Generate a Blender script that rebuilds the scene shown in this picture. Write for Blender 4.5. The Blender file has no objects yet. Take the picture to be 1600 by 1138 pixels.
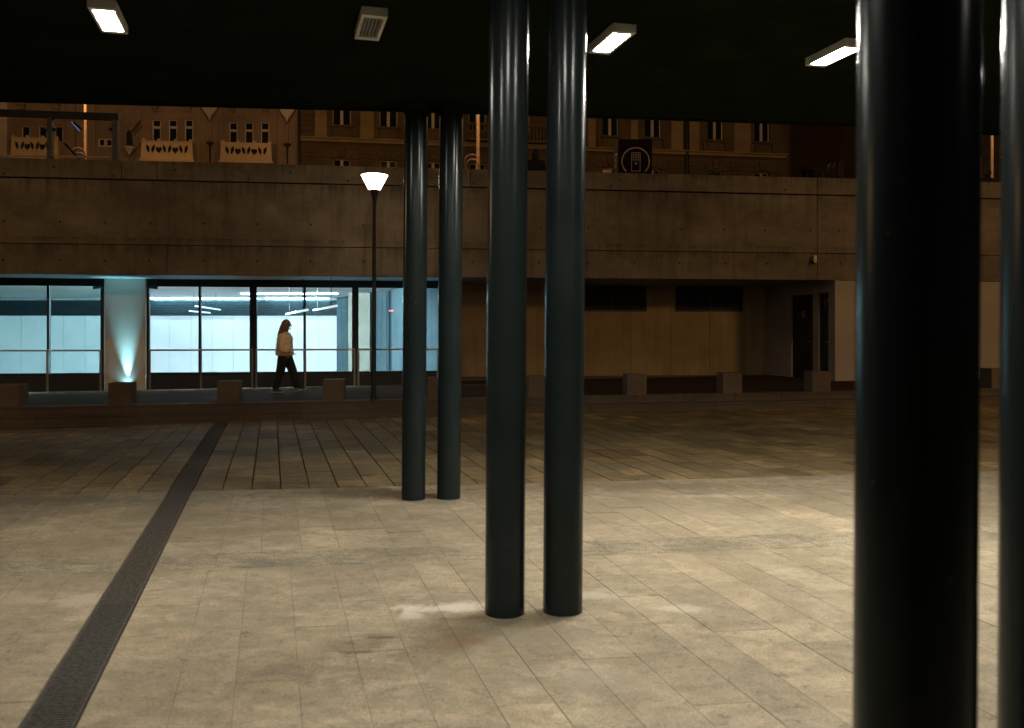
import bpy, bmesh, math, random
from mathutils import Vector, Matrix
random.seed(7)
scene = bpy.context.scene
COL = scene.collection

# ---------------------------------------------------------------- camera, world, sun, exposure
CAM_H, FPX, HX, HY = 1.72, 1400.0, 800.0, 514.0      # eye height (m), focal length, horizon of the 1600 px wide view
cam_d = bpy.data.cameras.new('camera')
cam = bpy.data.objects.new('camera', cam_d); COL.objects.link(cam)
cam.location = (0, 0, CAM_H); cam.rotation_euler = (math.radians(90), 0, 0)
cam_d.sensor_width = 36.0; cam_d.lens = 31.5
cam_d.shift_y = -(569.0 - HY) / 1600.0
cam_d.clip_start = 0.05; cam_d.clip_end = 600
cam_d.dof.use_dof = True; cam_d.dof.focus_distance = 20.0; cam_d.dof.aperture_fstop = 2.8
scene.camera = cam

SUN_EL, SUN_AZ = 38.0, 171.0                          # low glow of the street lighting behind the canopy
world = bpy.data.worlds.new('World'); scene.world = world; world.use_nodes = True
nt = world.node_tree
sky = nt.nodes.new('ShaderNodeTexSky'); sky.sky_type = 'NISHITA'; sky.sun_disc = False
sky.sun_elevation = math.radians(SUN_EL); sky.sun_rotation = math.radians(SUN_AZ)
bgn = nt.nodes['Background']; nt.links.new(sky.outputs[0], bgn.inputs[0]); bgn.inputs[1].default_value = 0.0012
sun_d = bpy.data.lights.new('sun', 'SUN'); sun_d.energy = 0.25; sun_d.angle = math.radians(0.9); sun_d.color = (1.0, 0.60, 0.27)
sun = bpy.data.objects.new('sun', sun_d); COL.objects.link(sun)
_el, _az = math.radians(SUN_EL), math.radians(SUN_AZ)
_to = Vector((math.sin(_az) * math.cos(_el), math.cos(_az) * math.cos(_el), math.sin(_el)))   # towards the light
sun.rotation_euler = (-_to).to_track_quat('-Z', 'Y').to_euler()
sun.location = (4, -10, 20)
vs = scene.view_settings
vs.view_transform = 'Standard'; vs.look = 'None'; vs.exposure = 0.0; vs.gamma = 1.0; vs.use_curve_mapping = False
scene.cycles.use_denoising = True
scene.cycles.max_bounces = 10; scene.cycles.diffuse_bounces = 4; scene.cycles.transparent_max_bounces = 16
scene.cycles.sample_clamp_indirect = 6.0

# ---------------------------------------------------------------- helpers
def link(o, parent=None):
    COL.objects.link(o)
    if parent is not None:
        o.parent = parent
    return o

def tag(o, label=None, cat=None, group=None, kind=None):
    if label: o['label'] = label
    if cat: o['category'] = cat
    if group: o['group'] = group
    if kind: o['kind'] = kind
    return o

def thing(name, label, cat, loc=(0, 0, 0), rz=0.0, group=None):
    o = bpy.data.objects.new(name, None)
    o.empty_display_size = 0.1
    o.location = loc; o.rotation_euler = (0, 0, rz)
    link(o)
    return tag(o, label, cat, group)

def world_loc(o):
    v = Vector((0, 0, 0))
    while o is not None:
        v += Vector(o.location); o = o.parent
    return v

class MB:
    """collects shapes; build() links them as ONE mesh object. xf maps the builder's own frame to the frame of the vertices"""
    def __init__(s, xf=None):
        s.v, s.f, s.xf = [], [], xf
        s.smooth = []
    def pt(s, p):
        s.v.append(Vector(s.xf(*p)) if s.xf else Vector(p)); return len(s.v) - 1
    def dup(s, i):
        s.v.append(s.v[i].copy()); return len(s.v) - 1     # caps get their own vertices, so that sides keep clean normals
    def face(s, idx, sm=False):
        s.f.append(tuple(idx)); s.smooth.append(sm)
    def hexa(s, lo, hi):
        """lo, hi: four points each, same winding (counter-clockwise from above)"""
        a = [s.pt(p) for p in lo]; b = [s.pt(p) for p in hi]
        s.face(a[::-1]); s.face(b)
        for i in range(4):
            j = (i + 1) % 4
            s.face((a[i], a[j], b[j], b[i]))
        return s
    def box(s, x0, x1, y0, y1, z0, z1):
        return s.hexa([(x0, y0, z0), (x1, y0, z0), (x1, y1, z0), (x0, y1, z0)], [(x0, y0, z1), (x1, y0, z1), (x1, y1, z1), (x0, y1, z1)])
    def tube(s, pts, rads, n=16, caps=True):
        pts = [Vector(p) for p in pts]
        rings = []
        for i, p in enumerate(pts):
            d = (pts[min(i + 1, len(pts) - 1)] - pts[max(i - 1, 0)]).normalized()
            up = Vector((0, 0, 1)) if abs(d.z) < 0.95 else Vector((0, 1, 0))
            a = d.cross(up).normalized(); b = d.cross(a).normalized()
            rings.append([s.pt(p + (a * math.cos(2 * math.pi * k / n) + b * math.sin(2 * math.pi * k / n)) * rads[i]) for k in range(n)])
        for r0, r1 in zip(rings, rings[1:]):
            for k in range(n):
                s.face((r0[k], r1[k], r1[(k + 1) % n], r0[(k + 1) % n]), True)
        if caps:
            s.face([s.dup(i) for i in rings[0]]); s.face([s.dup(i) for i in rings[-1][::-1]])
        return s
    def lathe(s, prof, c=(0, 0, 0), n=24, caps=True):
        rings = [[s.pt((c[0] + r * math.cos(2 * math.pi * k / n), c[1] + r * math.sin(2 * math.pi * k / n), c[2] + z)) for k in range(n)] for r, z in prof]
        for r0, r1 in zip(rings, rings[1:]):
            for k in range(n):
                s.face((r0[k], r0[(k + 1) % n], r1[(k + 1) % n], r1[k]), True)
        if caps:
            s.face([s.dup(i) for i in rings[0][::-1]]); s.face([s.dup(i) for i in rings[-1]])
        return s
    def ball(s, c, r, n=12, m=8, sc=(1, 1, 1)):
        prof = [(math.sin(math.pi * i / m), -math.cos(math.pi * i / m)) for i in range(1, m)]
        rings = [[s.pt((c[0] + r * sc[0] * a * math.cos(2 * math.pi * k / n), c[1] + r * sc[1] * a * math.sin(2 * math.pi * k / n), c[2] + r * sc[2] * z)) for k in range(n)] for a, z in prof]
        for r0, r1 in zip(rings, rings[1:]):
            for k in range(n):
                s.face((r0[k], r0[(k + 1) % n], r1[(k + 1) % n], r1[k]), True)
        b = s.pt((c[0], c[1], c[2] - r * sc[2])); t = s.pt((c[0], c[1], c[2] + r * sc[2]))
        for k in range(n):
            s.face((rings[0][(k + 1) % n], rings[0][k], b), True); s.face((rings[-1][k], rings[-1][(k + 1) % n], t), True)
        return s
    def prism(s, poly, y0, y1):
        """poly in (x, z), extruded along y"""
        a = [s.pt((x, y0, z)) for x, z in poly]; b = [s.pt((x, y1, z)) for x, z in poly]
        s.face(a); s.face(b[::-1])
        n = len(poly)
        for i in range(n):
            j = (i + 1) % n
            s.face((a[j], a[i], b[i], b[j]))
        return s
    def slab(s, poly, z0, z1):
        a = [s.pt((x, y, z0)) for x, y in poly]; b = [s.pt((x, y, z1)) for x, y in poly]
        s.face(a[::-1]); s.face(b)
        n = len(poly)
        for i in range(n):
            j = (i + 1) % n
            s.face((a[i], a[j], b[j], b[i]))
        return s
    def mesh(s, name, off=(0, 0, 0)):
        me = bpy.data.meshes.new(name)
        o = Vector(off)
        me.from_pydata([tuple(v - o) for v in s.v], [], s.f)
        me.polygons.foreach_set('use_smooth', s.smooth)
        me.update()
        return me
    def build(s, name, mat, parent=None, origin=None, bevel=0.0):
        """vertices are given in world space; the object's origin goes to `origin` (default: the parent's)"""
        base = world_loc(parent) if parent is not None else Vector((0, 0, 0))
        org = Vector(origin) if origin is not None else base
        me = s.mesh(name, org)
        if mat: me.materials.append(mat)
        o = bpy.data.objects.new(name, me); o.location = org - base
        if bevel:
            m = o.modifiers.new('bevel', 'BEVEL'); m.width = bevel; m.segments = 2; m.limit_method = 'ANGLE'
        return link(o, parent)

def share(me, name, parent, loc, rz=0.0):
    o = bpy.data.objects.new(name, me); o.location = loc; o.rotation_euler = (0, 0, rz)
    return link(o, parent)

def plate(name, outer, holes, thick, mat, parent, xf):
    """a flat plate with real openings; outlines in (u, z), v from 0 to thick; xf maps (u, v, z) to world"""
    cu = bpy.data.curves.new('outline', 'CURVE'); cu.dimensions = '2D'; cu.fill_mode = 'BOTH'; cu.extrude = thick / 2
    for poly in [outer] + holes:
        sp = cu.splines.new('POLY'); sp.points.add(len(poly) - 1); sp.use_cyclic_u = True
        for p, (u, z) in zip(sp.points, poly): p.co = (u, z, 0, 1)
    tmp = bpy.data.objects.new('outline', cu); COL.objects.link(tmp)
    me = bpy.data.meshes.new_from_object(tmp.evaluated_get(bpy.context.evaluated_depsgraph_get()))
    bpy.data.objects.remove(tmp); bpy.data.curves.remove(cu)
    base = world_loc(parent)
    for v in me.vertices:
        u, z, w = v.co
        v.co = Vector(xf(u, thick / 2 - w, z)) - base
    me.name = name; me.materials.clear(); me.materials.append(mat)
    o = bpy.data.objects.new(name, me)
    return link(o, parent)

def at(px, py, z):
    """the point at height z seen at (px, py) of the 1600 x 1138 photograph"""
    Y = (CAM_H - z) * FPX / (py - HY)
    return Vector(((px - HX) / FPX * Y, Y, z))

class Frame:
    """a vertical plane through (0, y0) that recedes by `slope` per metre to the right; v counts away from the camera"""
    def __init__(s, y0, slope):
        a = math.atan(slope); s.y0, s.c, s.s, s.ang = y0, math.cos(a), math.sin(a), a
    def xf(s, u, v, z):
        return (u * s.c - v * s.s, s.y0 + u * s.s + v * s.c, z)
    def u(s, px, v=0.0):
        k = (px - HX) / FPX
        return (k * (s.y0 + v * s.c) + v * s.s) / (s.c - k * s.s)
    def Y(s, px, v=0.0):
        return s.xf(s.u(px, v), v, 0)[1]
    def z(s, px, py, v=0.0):
        return CAM_H + (HY - py) * s.Y(px, v) / FPX

# ---------------------------------------------------------------- materials
def new_mat(name):
    m = bpy.data.materials.new(name); m.use_nodes = True
    nt = m.node_tree; b = nt.nodes['Principled BSDF']
    return m, nt, b

def ramp(nt, fac, stops):
    r = nt.nodes.new('ShaderNodeValToRGB')
    el = r.color_ramp.elements
    while len(el) < len(stops): el.new(0.5)
    for e, (p, c) in zip(el, stops):
        e.position = p; e.color = (*c, 1)
    nt.links.new(fac, r.inputs[0])
    return r.outputs[0]

def noise(nt, vec, scale, detail=4, rough=0.55, dist=0.0):
    n = nt.nodes.new('ShaderNodeTexNoise'); n.inputs['Scale'].default_value = scale
    n.inputs['Detail'].default_value = detail; n.inputs['Roughness'].default_value = rough; n.inputs['Distortion'].default_value = dist
    if vec is not None: nt.links.new(vec, n.inputs['Vector'])
    return n.outputs['Fac']

def position(nt, scale=(1, 1, 1), loc=(0, 0, 0), rot=(0, 0, 0), local=False):
    if local:
        g = nt.nodes.new('ShaderNodeTexCoord').outputs['Object']
    else:
        g = nt.nodes.new('ShaderNodeNewGeometry').outputs['Position']
    mp = nt.nodes.new('ShaderNodeMapping'); mp.inputs['Scale'].default_value = scale; mp.inputs['Location'].default_value = loc
    mp.inputs['Rotation'].default_value = rot
    nt.links.new(g, mp.inputs['Vector'])
    return mp.outputs[0]

def mix(nt, fac, a, b, mode='MIX'):
    n = nt.nodes.new('ShaderNodeMix'); n.data_type = 'RGBA'; n.blend_type = mode
    for i, v in ((0, fac), (6, a), (7, b)):
        if hasattr(v, 'links') or hasattr(v, 'is_linked'): nt.links.new(v, n.inputs[i])
        elif i == 0: n.inputs[0].default_value = v
        else: n.inputs[i].default_value = (*v, 1)
    return n.outputs[2]

def math_n(nt, op, a, b=None, clamp=False):
    n = nt.nodes.new('ShaderNodeMath'); n.operation = op; n.use_clamp = clamp
    for i, v in ((0, a), (1, b)):
        if v is None: continue
        if hasattr(v, 'is_linked'): nt.links.new(v, n.inputs[i])
        else: n.inputs[i].default_value = v
    return n.outputs[0]

def bump(nt, b, h, strength, dist=0.02):
    n = nt.nodes.new('ShaderNodeBump'); n.inputs['Strength'].default_value = strength; n.inputs['Distance'].default_value = dist
    nt.links.new(h, n.inputs['Height']); nt.links.new(n.outputs[0], b.inputs['Normal'])

def plain(name, col, rough=0.6, metal=0.0, var=0.25, scale=6.0, spec=0.5):
    m, nt, b = new_mat(name)
    f = noise(nt, position(nt), scale, 5)
    c0 = tuple(x * (1 - var) for x in col); c1 = tuple(min(1, x * (1 + var)) for x in col)
    nt.links.new(ramp(nt, f, [(0.3, c0), (0.7, c1)]), b.inputs['Base Color'])
    b.inputs['Roughness'].default_value = rough; b.inputs['Metallic'].default_value = metal
    b.inputs['Specular IOR Level'].default_value = spec
    return m

def emitter(name, col, strength):
    m, nt, b = new_mat(name)
    b.inputs['Base Color'].default_value = (*col, 1)
    b.inputs['Emission Color'].default_value = (*col, 1); b.inputs['Emission Strength'].default_value = strength
    return m

def concrete(name, c_lo, c_hi, streak=0.6, stain=(0.08, 0.06, 0.045), rough=0.85, bmp=0.25):
    m, nt, b = new_mat(name)
    big = noise(nt, position(nt, (0.45, 0.45, 0.9)), 1.0, 6, 0.6, 0.4)
    fine = noise(nt, position(nt), 22.0, 5, 0.65)
    runs = noise(nt, position(nt, (2.6, 2.6, 0.22)), 1.6, 6, 0.6, 0.3)
    info = nt.nodes.new('ShaderNodeObjectInfo')
    base = ramp(nt, big, [(0.3, c_lo), (0.72, c_hi)])
    base = mix(nt, math_n(nt, 'MULTIPLY', fine, 0.35), base, tuple(x * 0.6 for x in c_lo))
    rr = ramp(nt, runs, [(0.50, (0, 0, 0)), (0.75, (1, 1, 1))])
    sep = nt.nodes.new('ShaderNodeSeparateColor'); nt.links.new(rr, sep.inputs[0])
    base = mix(nt, math_n(nt, 'MULTIPLY', sep.outputs[0], streak), base, stain)
    tint = ramp(nt, info.outputs['Random'], [(0.0, (0.88, 0.87, 0.86)), (1.0, (1.08, 1.06, 1.03))])
    base = mix(nt, 1.0, base, tint, 'MULTIPLY')
    nt.links.new(base, b.inputs['Base Color'])
    b.inputs['Roughness'].default_value = rough; b.inputs['Specular IOR Level'].default_value = 0.25
    bump(nt, b, fine, bmp, 0.01)
    return m

def leak_concrete(name, joints):
    m = concrete(name, (0.125, 0.10, 0.078), (0.235, 0.198, 0.155), 0.55, (0.055, 0.042, 0.030))
    nt = m.node_tree; b = nt.nodes['Principled BSDF']
    old = b.inputs['Base Color'].links[0].from_socket
    g = nt.nodes.new('ShaderNodeNewGeometry'); sx_ = nt.nodes.new('ShaderNodeSeparateXYZ'); nt.links.new(g.outputs['Position'], sx_.inputs[0])
    runs = noise(nt, position(nt, (5.0, 5.0, 0.5)), 1.3, 7, 0.7, 0.4)
    patch = noise(nt, position(nt, (0.8, 0.8, 0.3)), 1.0, 4, 0.6)
    for z, ln in joints:
        d = math_n(nt, 'DIVIDE', math_n(nt, 'SUBTRACT', z, sx_.outputs['Z']), ln)
        fall = ramp(nt, d, [(0.0, (0, 0, 0)), (0.02, (1, 1, 1)), (0.25, (0.55, 0.55, 0.55)), (1.0, (0, 0, 0))])
        k = ramp(nt, math_n(nt, 'MULTIPLY', runs, math_n(nt, 'ADD', patch, 0.5)), [(0.46, (0, 0, 0)), (0.66, (1, 1, 1))])
        f = math_n(nt, 'MULTIPLY', math_n(nt, 'MULTIPLY', fall, k), 0.85)
        old = mix(nt, f, old, (0.045, 0.034, 0.024))
    blot = noise(nt, position(nt, (0.7, 0.7, 1.1)), 1.7, 7, 0.7, 0.8)
    old = mix(nt, 1.0, old, ramp(nt, blot, [(0.3, (0.72, 0.70, 0.68)), (0.52, (1.0, 1.0, 1.0)), (0.72, (1.22, 1.2, 1.16))]), 'MULTIPLY')
    nt.links.new(old, b.inputs['Base Color'])
    return m

def paving_mat(name, c_lo, c_hi, dark, spots=(), vary=1.0):
    m, nt, b = new_mat(name)
    info = nt.nodes.new('ShaderNodeObjectInfo'); geo = nt.nodes.new('ShaderNodeNewGeometry')
    rnd = math_n(nt, 'FRACT', math_n(nt, 'ADD', info.outputs['Random'], geo.outputs['Random Per Island']))
    big = noise(nt, position(nt, (1, 1, 1)), 1.1, 8, 0.68, 0.6)
    mid = noise(nt, position(nt, (1, 1.5, 1), rot=(0, 0, 0.25)), 3.4, 8, 0.72, 0.7)
    fine = noise(nt, position(nt), 70.0, 4, 0.7)
    fleck = noise(nt, position(nt, (1, 1.25, 1), rot=(0, 0, 0.25)), 13.0, 6, 0.75, 0.8)
    base = ramp(nt, big, [(0.28, c_lo), (0.74, c_hi)])
    dk = ramp(nt, mid, [(0.38, (1, 1, 1)), (0.60, (0, 0, 0))])
    base = mix(nt, math_n(nt, 'MULTIPLY', dk, 0.8), base, dark)
    sp = ramp(nt, fine, [(0.36, (0.72, 0.72, 0.72)), (0.64, (1.16, 1.16, 1.16))])
    base = mix(nt, 1.0, base, sp, 'MULTIPLY')
    huge = noise(nt, position(nt), 0.42, 4, 0.6, 0.4)
    base = mix(nt, 1.0, base, ramp(nt, huge, [(0.3, (0.80, 0.79, 0.77)), (0.7, (1.14, 1.14, 1.13))]), 'MULTIPLY')
    fl = ramp(nt, fleck, [(0.32, (0.60, 0.59, 0.56)), (0.46, (0.97, 0.97, 0.97)), (0.58, (1.0, 1.0, 1.0)), (0.72, (1.28, 1.27, 1.23))])
    base = mix(nt, 1.0, base, fl, 'MULTIPLY')
    tint = ramp(nt, rnd, [(0.0, (0.90, 0.895, 0.88)), (0.3, (0.97, 0.965, 0.955)), (0.88, (1.03, 1.025, 1.015)), (1.0, (1.12, 1.09, 1.04))])
    base = mix(nt, vary, base, tint, 'MULTIPLY')
    if vary > 1: base = mix(nt, 1.0, base, ramp(nt, math_n(nt, 'FRACT', math_n(nt, 'MULTIPLY', rnd, 7.3)), [(0.0, (0.66, 0.64, 0.60)), (0.35, (0.95, 0.95, 0.93)), (0.8, (1.04, 1.03, 1.02)), (1.0, (1.42, 1.36, 1.26))]), 'MULTIPLY')
    for (x, y, rx, ry, col, amt) in spots:       # single stains and darker bands, each at its own place on the paving
        mp = nt.nodes.new('ShaderNodeMapping'); mp.vector_type = 'TEXTURE'
        mp.inputs['Location'].default_value = (x, y, 0); mp.inputs['Scale'].default_value = (rx, ry, 3.0)
        nt.links.new(geo.outputs['Position'], mp.inputs[0])
        ln = nt.nodes.new('ShaderNodeVectorMath'); ln.operation = 'LENGTH'; nt.links.new(mp.outputs[0], ln.inputs[0])
        wob = noise(nt, position(nt, (1, 1, 1), loc=(x, y, 0)), 5.0, 5, 0.6)
        d = math_n(nt, 'ADD', ln.outputs['Value'], math_n(nt, 'ADD', math_n(nt, 'MULTIPLY', math_n(nt, 'SUBTRACT', wob, 0.5), 2.4), math_n(nt, 'MULTIPLY', math_n(nt, 'SUBTRACT', fleck, 0.5), 2.6)))
        f = ramp(nt, d, [(0.25, (1, 1, 1)), (1.0, (0, 0, 0))])
        base = mix(nt, math_n(nt, 'MULTIPLY', f, amt), base, col)
    nt.links.new(base, b.inputs['Base Color'])
    rg = ramp(nt, mid, [(0.3, (0.55,) * 3), (0.7, (0.8,) * 3)])
    nt.links.new(rg, b.inputs['Roughness'])
    b.inputs['Specular IOR Level'].default_value = 0.12
    bump(nt, b, fine, 0.35, 0.004)
    return m

def glass_mat(name, tint, refl=0.5):
    m, nt, b = new_mat(name)
    nt.nodes.remove(b)
    tr = nt.nodes.new('ShaderNodeBsdfTransparent'); tr.inputs[0].default_value = (*tint, 1)
    gl = nt.nodes.new('ShaderNodeBsdfGlossy'); gl.inputs['Roughness'].default_value = 0.03
    fr = nt.nodes.new('ShaderNodeFresnel'); fr.inputs[0].default_value = 1.45
    mx = nt.nodes.new('ShaderNodeMixShader')
    nt.links.new(math_n(nt, 'MULTIPLY', fr.outputs[0], refl), mx.inputs[0]); nt.links.new(tr.outputs[0], mx.inputs[1]); nt.links.new(gl.outputs[0], mx.inputs[2])
    nt.links.new(mx.outputs[0], nt.nodes['Material Output'].inputs[0])
    return m

def column_paint(name):
    m, nt, b = new_mat(name)
    runs = noise(nt, position(nt, (7, 7, 0.35)), 3.0, 5, 0.6, 0.2)
    f = noise(nt, position(nt), 2.0, 4)
    paint = ramp(nt, f, [(0.3, (0.0080, 0.0115, 0.0112)), (0.7, (0.0110, 0.0160, 0.0155))])
    chip = noise(nt, position(nt, (1, 1, 0.6)), 55.0, 2, 0.5)
    cm = ramp(nt, chip, [(0.745, (0, 0, 0)), (0.765, (1, 1, 1))])
    paint = mix(nt, cm, paint, (0.07, 0.075, 0.07))
    dust = noise(nt, position(nt, (1.5, 1.5, 0.8)), 2.5, 6, 0.65)
    paint = mix(nt, math_n(nt, 'MULTIPLY', ramp(nt, dust, [(0.5, (0, 0, 0)), (0.72, (1, 1, 1))]), 0.35), paint, (0.022, 0.024, 0.022))
    nt.links.new(paint, b.inputs['Base Color'])
    nt.links.new(ramp(nt, runs, [(0.35, (0.18,) * 3), (0.7, (0.27,) * 3)]), b.inputs['Roughness'])
    b.inputs['Specular IOR Level'].default_value = 0.21
    peel = noise(nt, position(nt, (6, 6, 0.15)), 3.0, 2, 0.5)
    bump(nt, b, peel, 0.02, 0.002)
    return m

M = {}
M['column'] = column_paint('column_paint')
M['mortar'] = plain('base_mortar', (0.15, 0.13, 0.10), 0.9, var=0.3, scale=14)
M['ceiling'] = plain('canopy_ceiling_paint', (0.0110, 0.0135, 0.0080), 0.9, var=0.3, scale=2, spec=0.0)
M['fix_body'] = plain('fixture_body', (0.72, 0.69, 0.62), 0.45, var=0.1)
M['fix_lit'] = emitter('fixture_diffuser_lit', (1.0, 0.96, 0.86), 375.0)
M['fix_weak'] = emitter('fixture_diffuser_old_tube', (1.0, 0.945, 0.82), 150.0)
M['fix_strong'] = emitter('fixture_diffuser_new_tube', (1.0, 0.965, 0.88), 1650.0)
M['fix_off'] = plain('fixture_reflector_unlit', (0.16, 0.15, 0.12), 0.3, 0.6)
M['fix_bar'] = plain('fixture_louvre', (0.22, 0.21, 0.17), 0.4, 0.3)
M['concrete'] = concrete('raw_concrete', (0.17, 0.135, 0.105), (0.30, 0.255, 0.20), 0.55)
M['fascia'] = leak_concrete('fascia_concrete', ((5.56, 0.45), (5.10, 0.55), (3.63, 0.35), (3.80, 0.16)))
M['soffit'] = concrete('soffit_concrete', (0.30, 0.29, 0.27), (0.40, 0.39, 0.37), 0.2)
M['plaster'] = concrete('pier_plaster', (0.33, 0.28, 0.24), (0.43, 0.37, 0.31), 0.12, (0.22, 0.18, 0.14))
M['pillar'] = concrete('pillar_concrete', (0.60, 0.52, 0.43), (0.72, 0.64, 0.54), 0.15, (0.3, 0.25, 0.2))
M['recess'] = concrete('recess_panels', (0.36, 0.25, 0.115), (0.56, 0.395, 0.19), 0.6, (0.24, 0.16, 0.08))
M['dark_frame'] = plain('window_frame_black', (0.012, 0.012, 0.012), 0.45, 0.2)
M['plinth'] = plain('window_plinth', (0.014, 0.012, 0.010), 0.6)
M['glass'] = glass_mat('window_glass', (0.88, 0.97, 0.98), 0.6)
M['glass_kiosk'] = glass_mat('kiosk_glass', (0.88, 0.86, 0.84), 0.9)
M['steel'] = plain('brushed_steel', (0.34, 0.29, 0.25), 0.35, 0.85, var=0.1)
M['step'] = concrete('step_stone', (0.075, 0.056, 0.038), (0.13, 0.10, 0.07), 0.4, (0.03, 0.045, 0.03))
M['walk'] = concrete('walkway_stone', (0.042, 0.026, 0.017), (0.066, 0.043, 0.029), 0.15)
M['walk'].node_tree.nodes['Principled BSDF'].inputs['Specular IOR Level'].default_value = 0.04
M['block'] = concrete('block_stone', (0.09, 0.062, 0.042), (0.15, 0.11, 0.08), 0.5)
M['grate'] = plain('grate_iron', (0.036, 0.029, 0.021), 0.9, 0.0, var=0.85, scale=38.0)
M['channel'] = plain('channel_dirt', (0.02, 0.017, 0.013), 0.95)
M['joint_far'] = plain('joint_dark', (0.05, 0.04, 0.027), 0.95)
M['joint_near'] = plain('joint_mortar', (0.13, 0.105, 0.07), 0.95, var=0.45, scale=3.0)
M['vent_frame'] = plain('vent_frame', (0.10, 0.085, 0.065), 0.6)
M['vent_slat'] = plain('vent_slat', (0.11, 0.095, 0.07), 0.6)
M['black'] = plain('black_metal', (0.008, 0.008, 0.008), 0.4, 0.3)
M['hole'] = plain('hole_dark', (0.01, 0.008, 0.006), 0.95)
M['post'] = plain('lamp_post_paint', (0.014, 0.012, 0.010), 0.4, 0.3)
M['shade_lit'] = emitter('lamp_shade_lit', (1.0, 0.80, 0.55), 38.0)
M['white_panel'] = plain('white_wall_panel', (0.74, 0.77, 0.77), 0.5, var=0.06, scale=0.8)
M['panel_gap'] = plain('panel_backing', (0.30, 0.34, 0.35), 0.9)
M['room_ceiling'] = plain('room_ceiling', (0.80, 0.84, 0.85), 0.7, var=0.05, scale=0.5)
M['room_floor'] = plain('room_floor', (0.52, 0.55, 0.56), 0.5)
M['slat'] = plain('louvre_slats_teal', (0.014, 0.034, 0.042), 0.5, 0.2)
M['room_concrete'] = concrete('room_concrete', (0.045, 0.095, 0.115), (0.10, 0.16, 0.185), 0.75, (0.025, 0.05, 0.065))
M['room_pillar'] = concrete('room_pillar', (0.20, 0.22, 0.18), (0.29, 0.31, 0.26), 0.3, (0.25, 0.27, 0.24))
M['room_dark'] = plain('room_dark_door', (0.02, 0.045, 0.05), 0.5)
M['tube_cool'] = emitter('tube_cool_white', (0.60, 0.88, 1.0), 36.0)
M['tube_green'] = emitter('tube_green_white', (0.62, 0.98, 0.93), 34.0)
M['tube_cove'] = emitter('tube_cove', (0.58, 0.88, 1.0), 75.0)
M['wash_cool'] = emitter('wash_cool', (0.74, 0.90, 1.0), 2700.0)
M['wash_green'] = emitter('wash_green', (0.50, 0.86, 0.95), 2500.0)
M['pend_lit'] = emitter('pendant_tube', (0.75, 0.95, 1.0), 0.8)
M['exit_red'] = emitter('exit_light_red', (1.0, 0.10, 0.10), 0.4)
M['door'] = plain('door_black', (0.010, 0.010, 0.011), 0.5)
M['paper_yellow'] = plain('paper_yellow', (0.30, 0.22, 0.10), 0.8)
M['paper_red'] = plain('sticker_red', (0.16, 0.03, 0.03), 0.6)
M['yellow'] = plain('fitting_yellow', (0.50, 0.42, 0.18), 0.5)
M['sign'] = plain('sign_purple', (0.013, 0.006, 0.010), 0.9, spec=0.1)
M['sign_mark'] = plain('sign_pale_print', (0.34, 0.27, 0.25), 0.6)
M['sign_text'] = plain('sign_pink_print', (0.32, 0.17, 0.19), 0.6)
M['orange_board'] = plain('board_orange', (0.85, 0.5, 0.25), 0.6)
M['kiosk'] = plain('kiosk_steel', (0.10, 0.105, 0.125), 0.4, 0.4)
M['kiosk_dark'] = plain('kiosk_beam', (0.022, 0.022, 0.024), 0.5, 0.3)
M['kiosk_blue'] = emitter('kiosk_blue_tube', (0.15, 0.35, 0.9), 0.5)
M['house_wall'] = concrete('house_render', (0.17, 0.12, 0.085), (0.27, 0.20, 0.145), 0.4, (0.10, 0.07, 0.05))
M['house_trim'] = concrete('house_trim', (0.40, 0.33, 0.25), (0.52, 0.44, 0.34), 0.25, (0.25, 0.18, 0.12))
M['balcony'] = concrete('balcony_stucco', (0.44, 0.31, 0.19), (0.62, 0.46, 0.29), 0.35, (0.28, 0.19, 0.11))
M['house_stone'] = concrete('house_sandstone', (0.06, 0.040, 0.020), (0.12, 0.083, 0.045), 0.6, (0.10, 0.07, 0.04))
M['house_pier'] = concrete('house_pier', (0.16, 0.11, 0.056), (0.28, 0.20, 0.105), 0.5, (0.2, 0.13, 0.07))
M['house_dark'] = concrete('house_dark_red', (0.035, 0.018, 0.014), (0.06, 0.032, 0.024), 0.4, (0.02, 0.012, 0.01))
M['win_frame'] = plain('house_window_frame', (0.36, 0.28, 0.20), 0.6)
M['win_brown'] = plain('house_window_brown', (0.30, 0.22, 0.15), 0.6)
M['win_white'] = plain('house_window_white', (0.42, 0.35, 0.30), 0.6)
M['pane'] = plain('house_pane', (0.006, 0.007, 0.009), 0.12)
M['street'] = plain('street_asphalt', (0.05, 0.045, 0.04), 0.9)
M['pole'] = plain('street_pole', (0.30, 0.21, 0.15), 0.6)
M['sodium'] = emitter('sodium_lamp', (1.0, 0.50, 0.16), 30.0)
M['skin'] = plain('skin', (0.50, 0.32, 0.24), 0.55, var=0.08)
M['hair'] = plain('hair_brown', (0.16, 0.09, 0.045), 0.5, var=0.35, scale=40)
M['jacket'] = plain('jacket_tan', (0.72, 0.53, 0.32), 0.8, var=0.14, scale=14)
M['trousers'] = plain('trousers_black', (0.006, 0.006, 0.007), 0.85)
M['shoe'] = plain('shoe_black', (0.010, 0.010, 0.010), 0.6)
M['sole'] = plain('shoe_sole', (0.35, 0.27, 0.22), 0.7)
M['coat_dark'] = plain('coat_black', (0.007, 0.007, 0.009), 0.9)
M['hat_dark'] = plain('hair_black', (0.008, 0.006, 0.005), 0.7)
M['leaf'] = plain('leaf_dark', (0.020, 0.024, 0.010), 0.7, var=0.5)
M['pot'] = plain('planter_stone', (0.16, 0.14, 0.12), 0.8)

# ---------------------------------------------------------------- plaza floor
def sstep(x):
    x = max(0.0, min(1.0, x)); return x * x * (3 - 2 * x)

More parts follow.
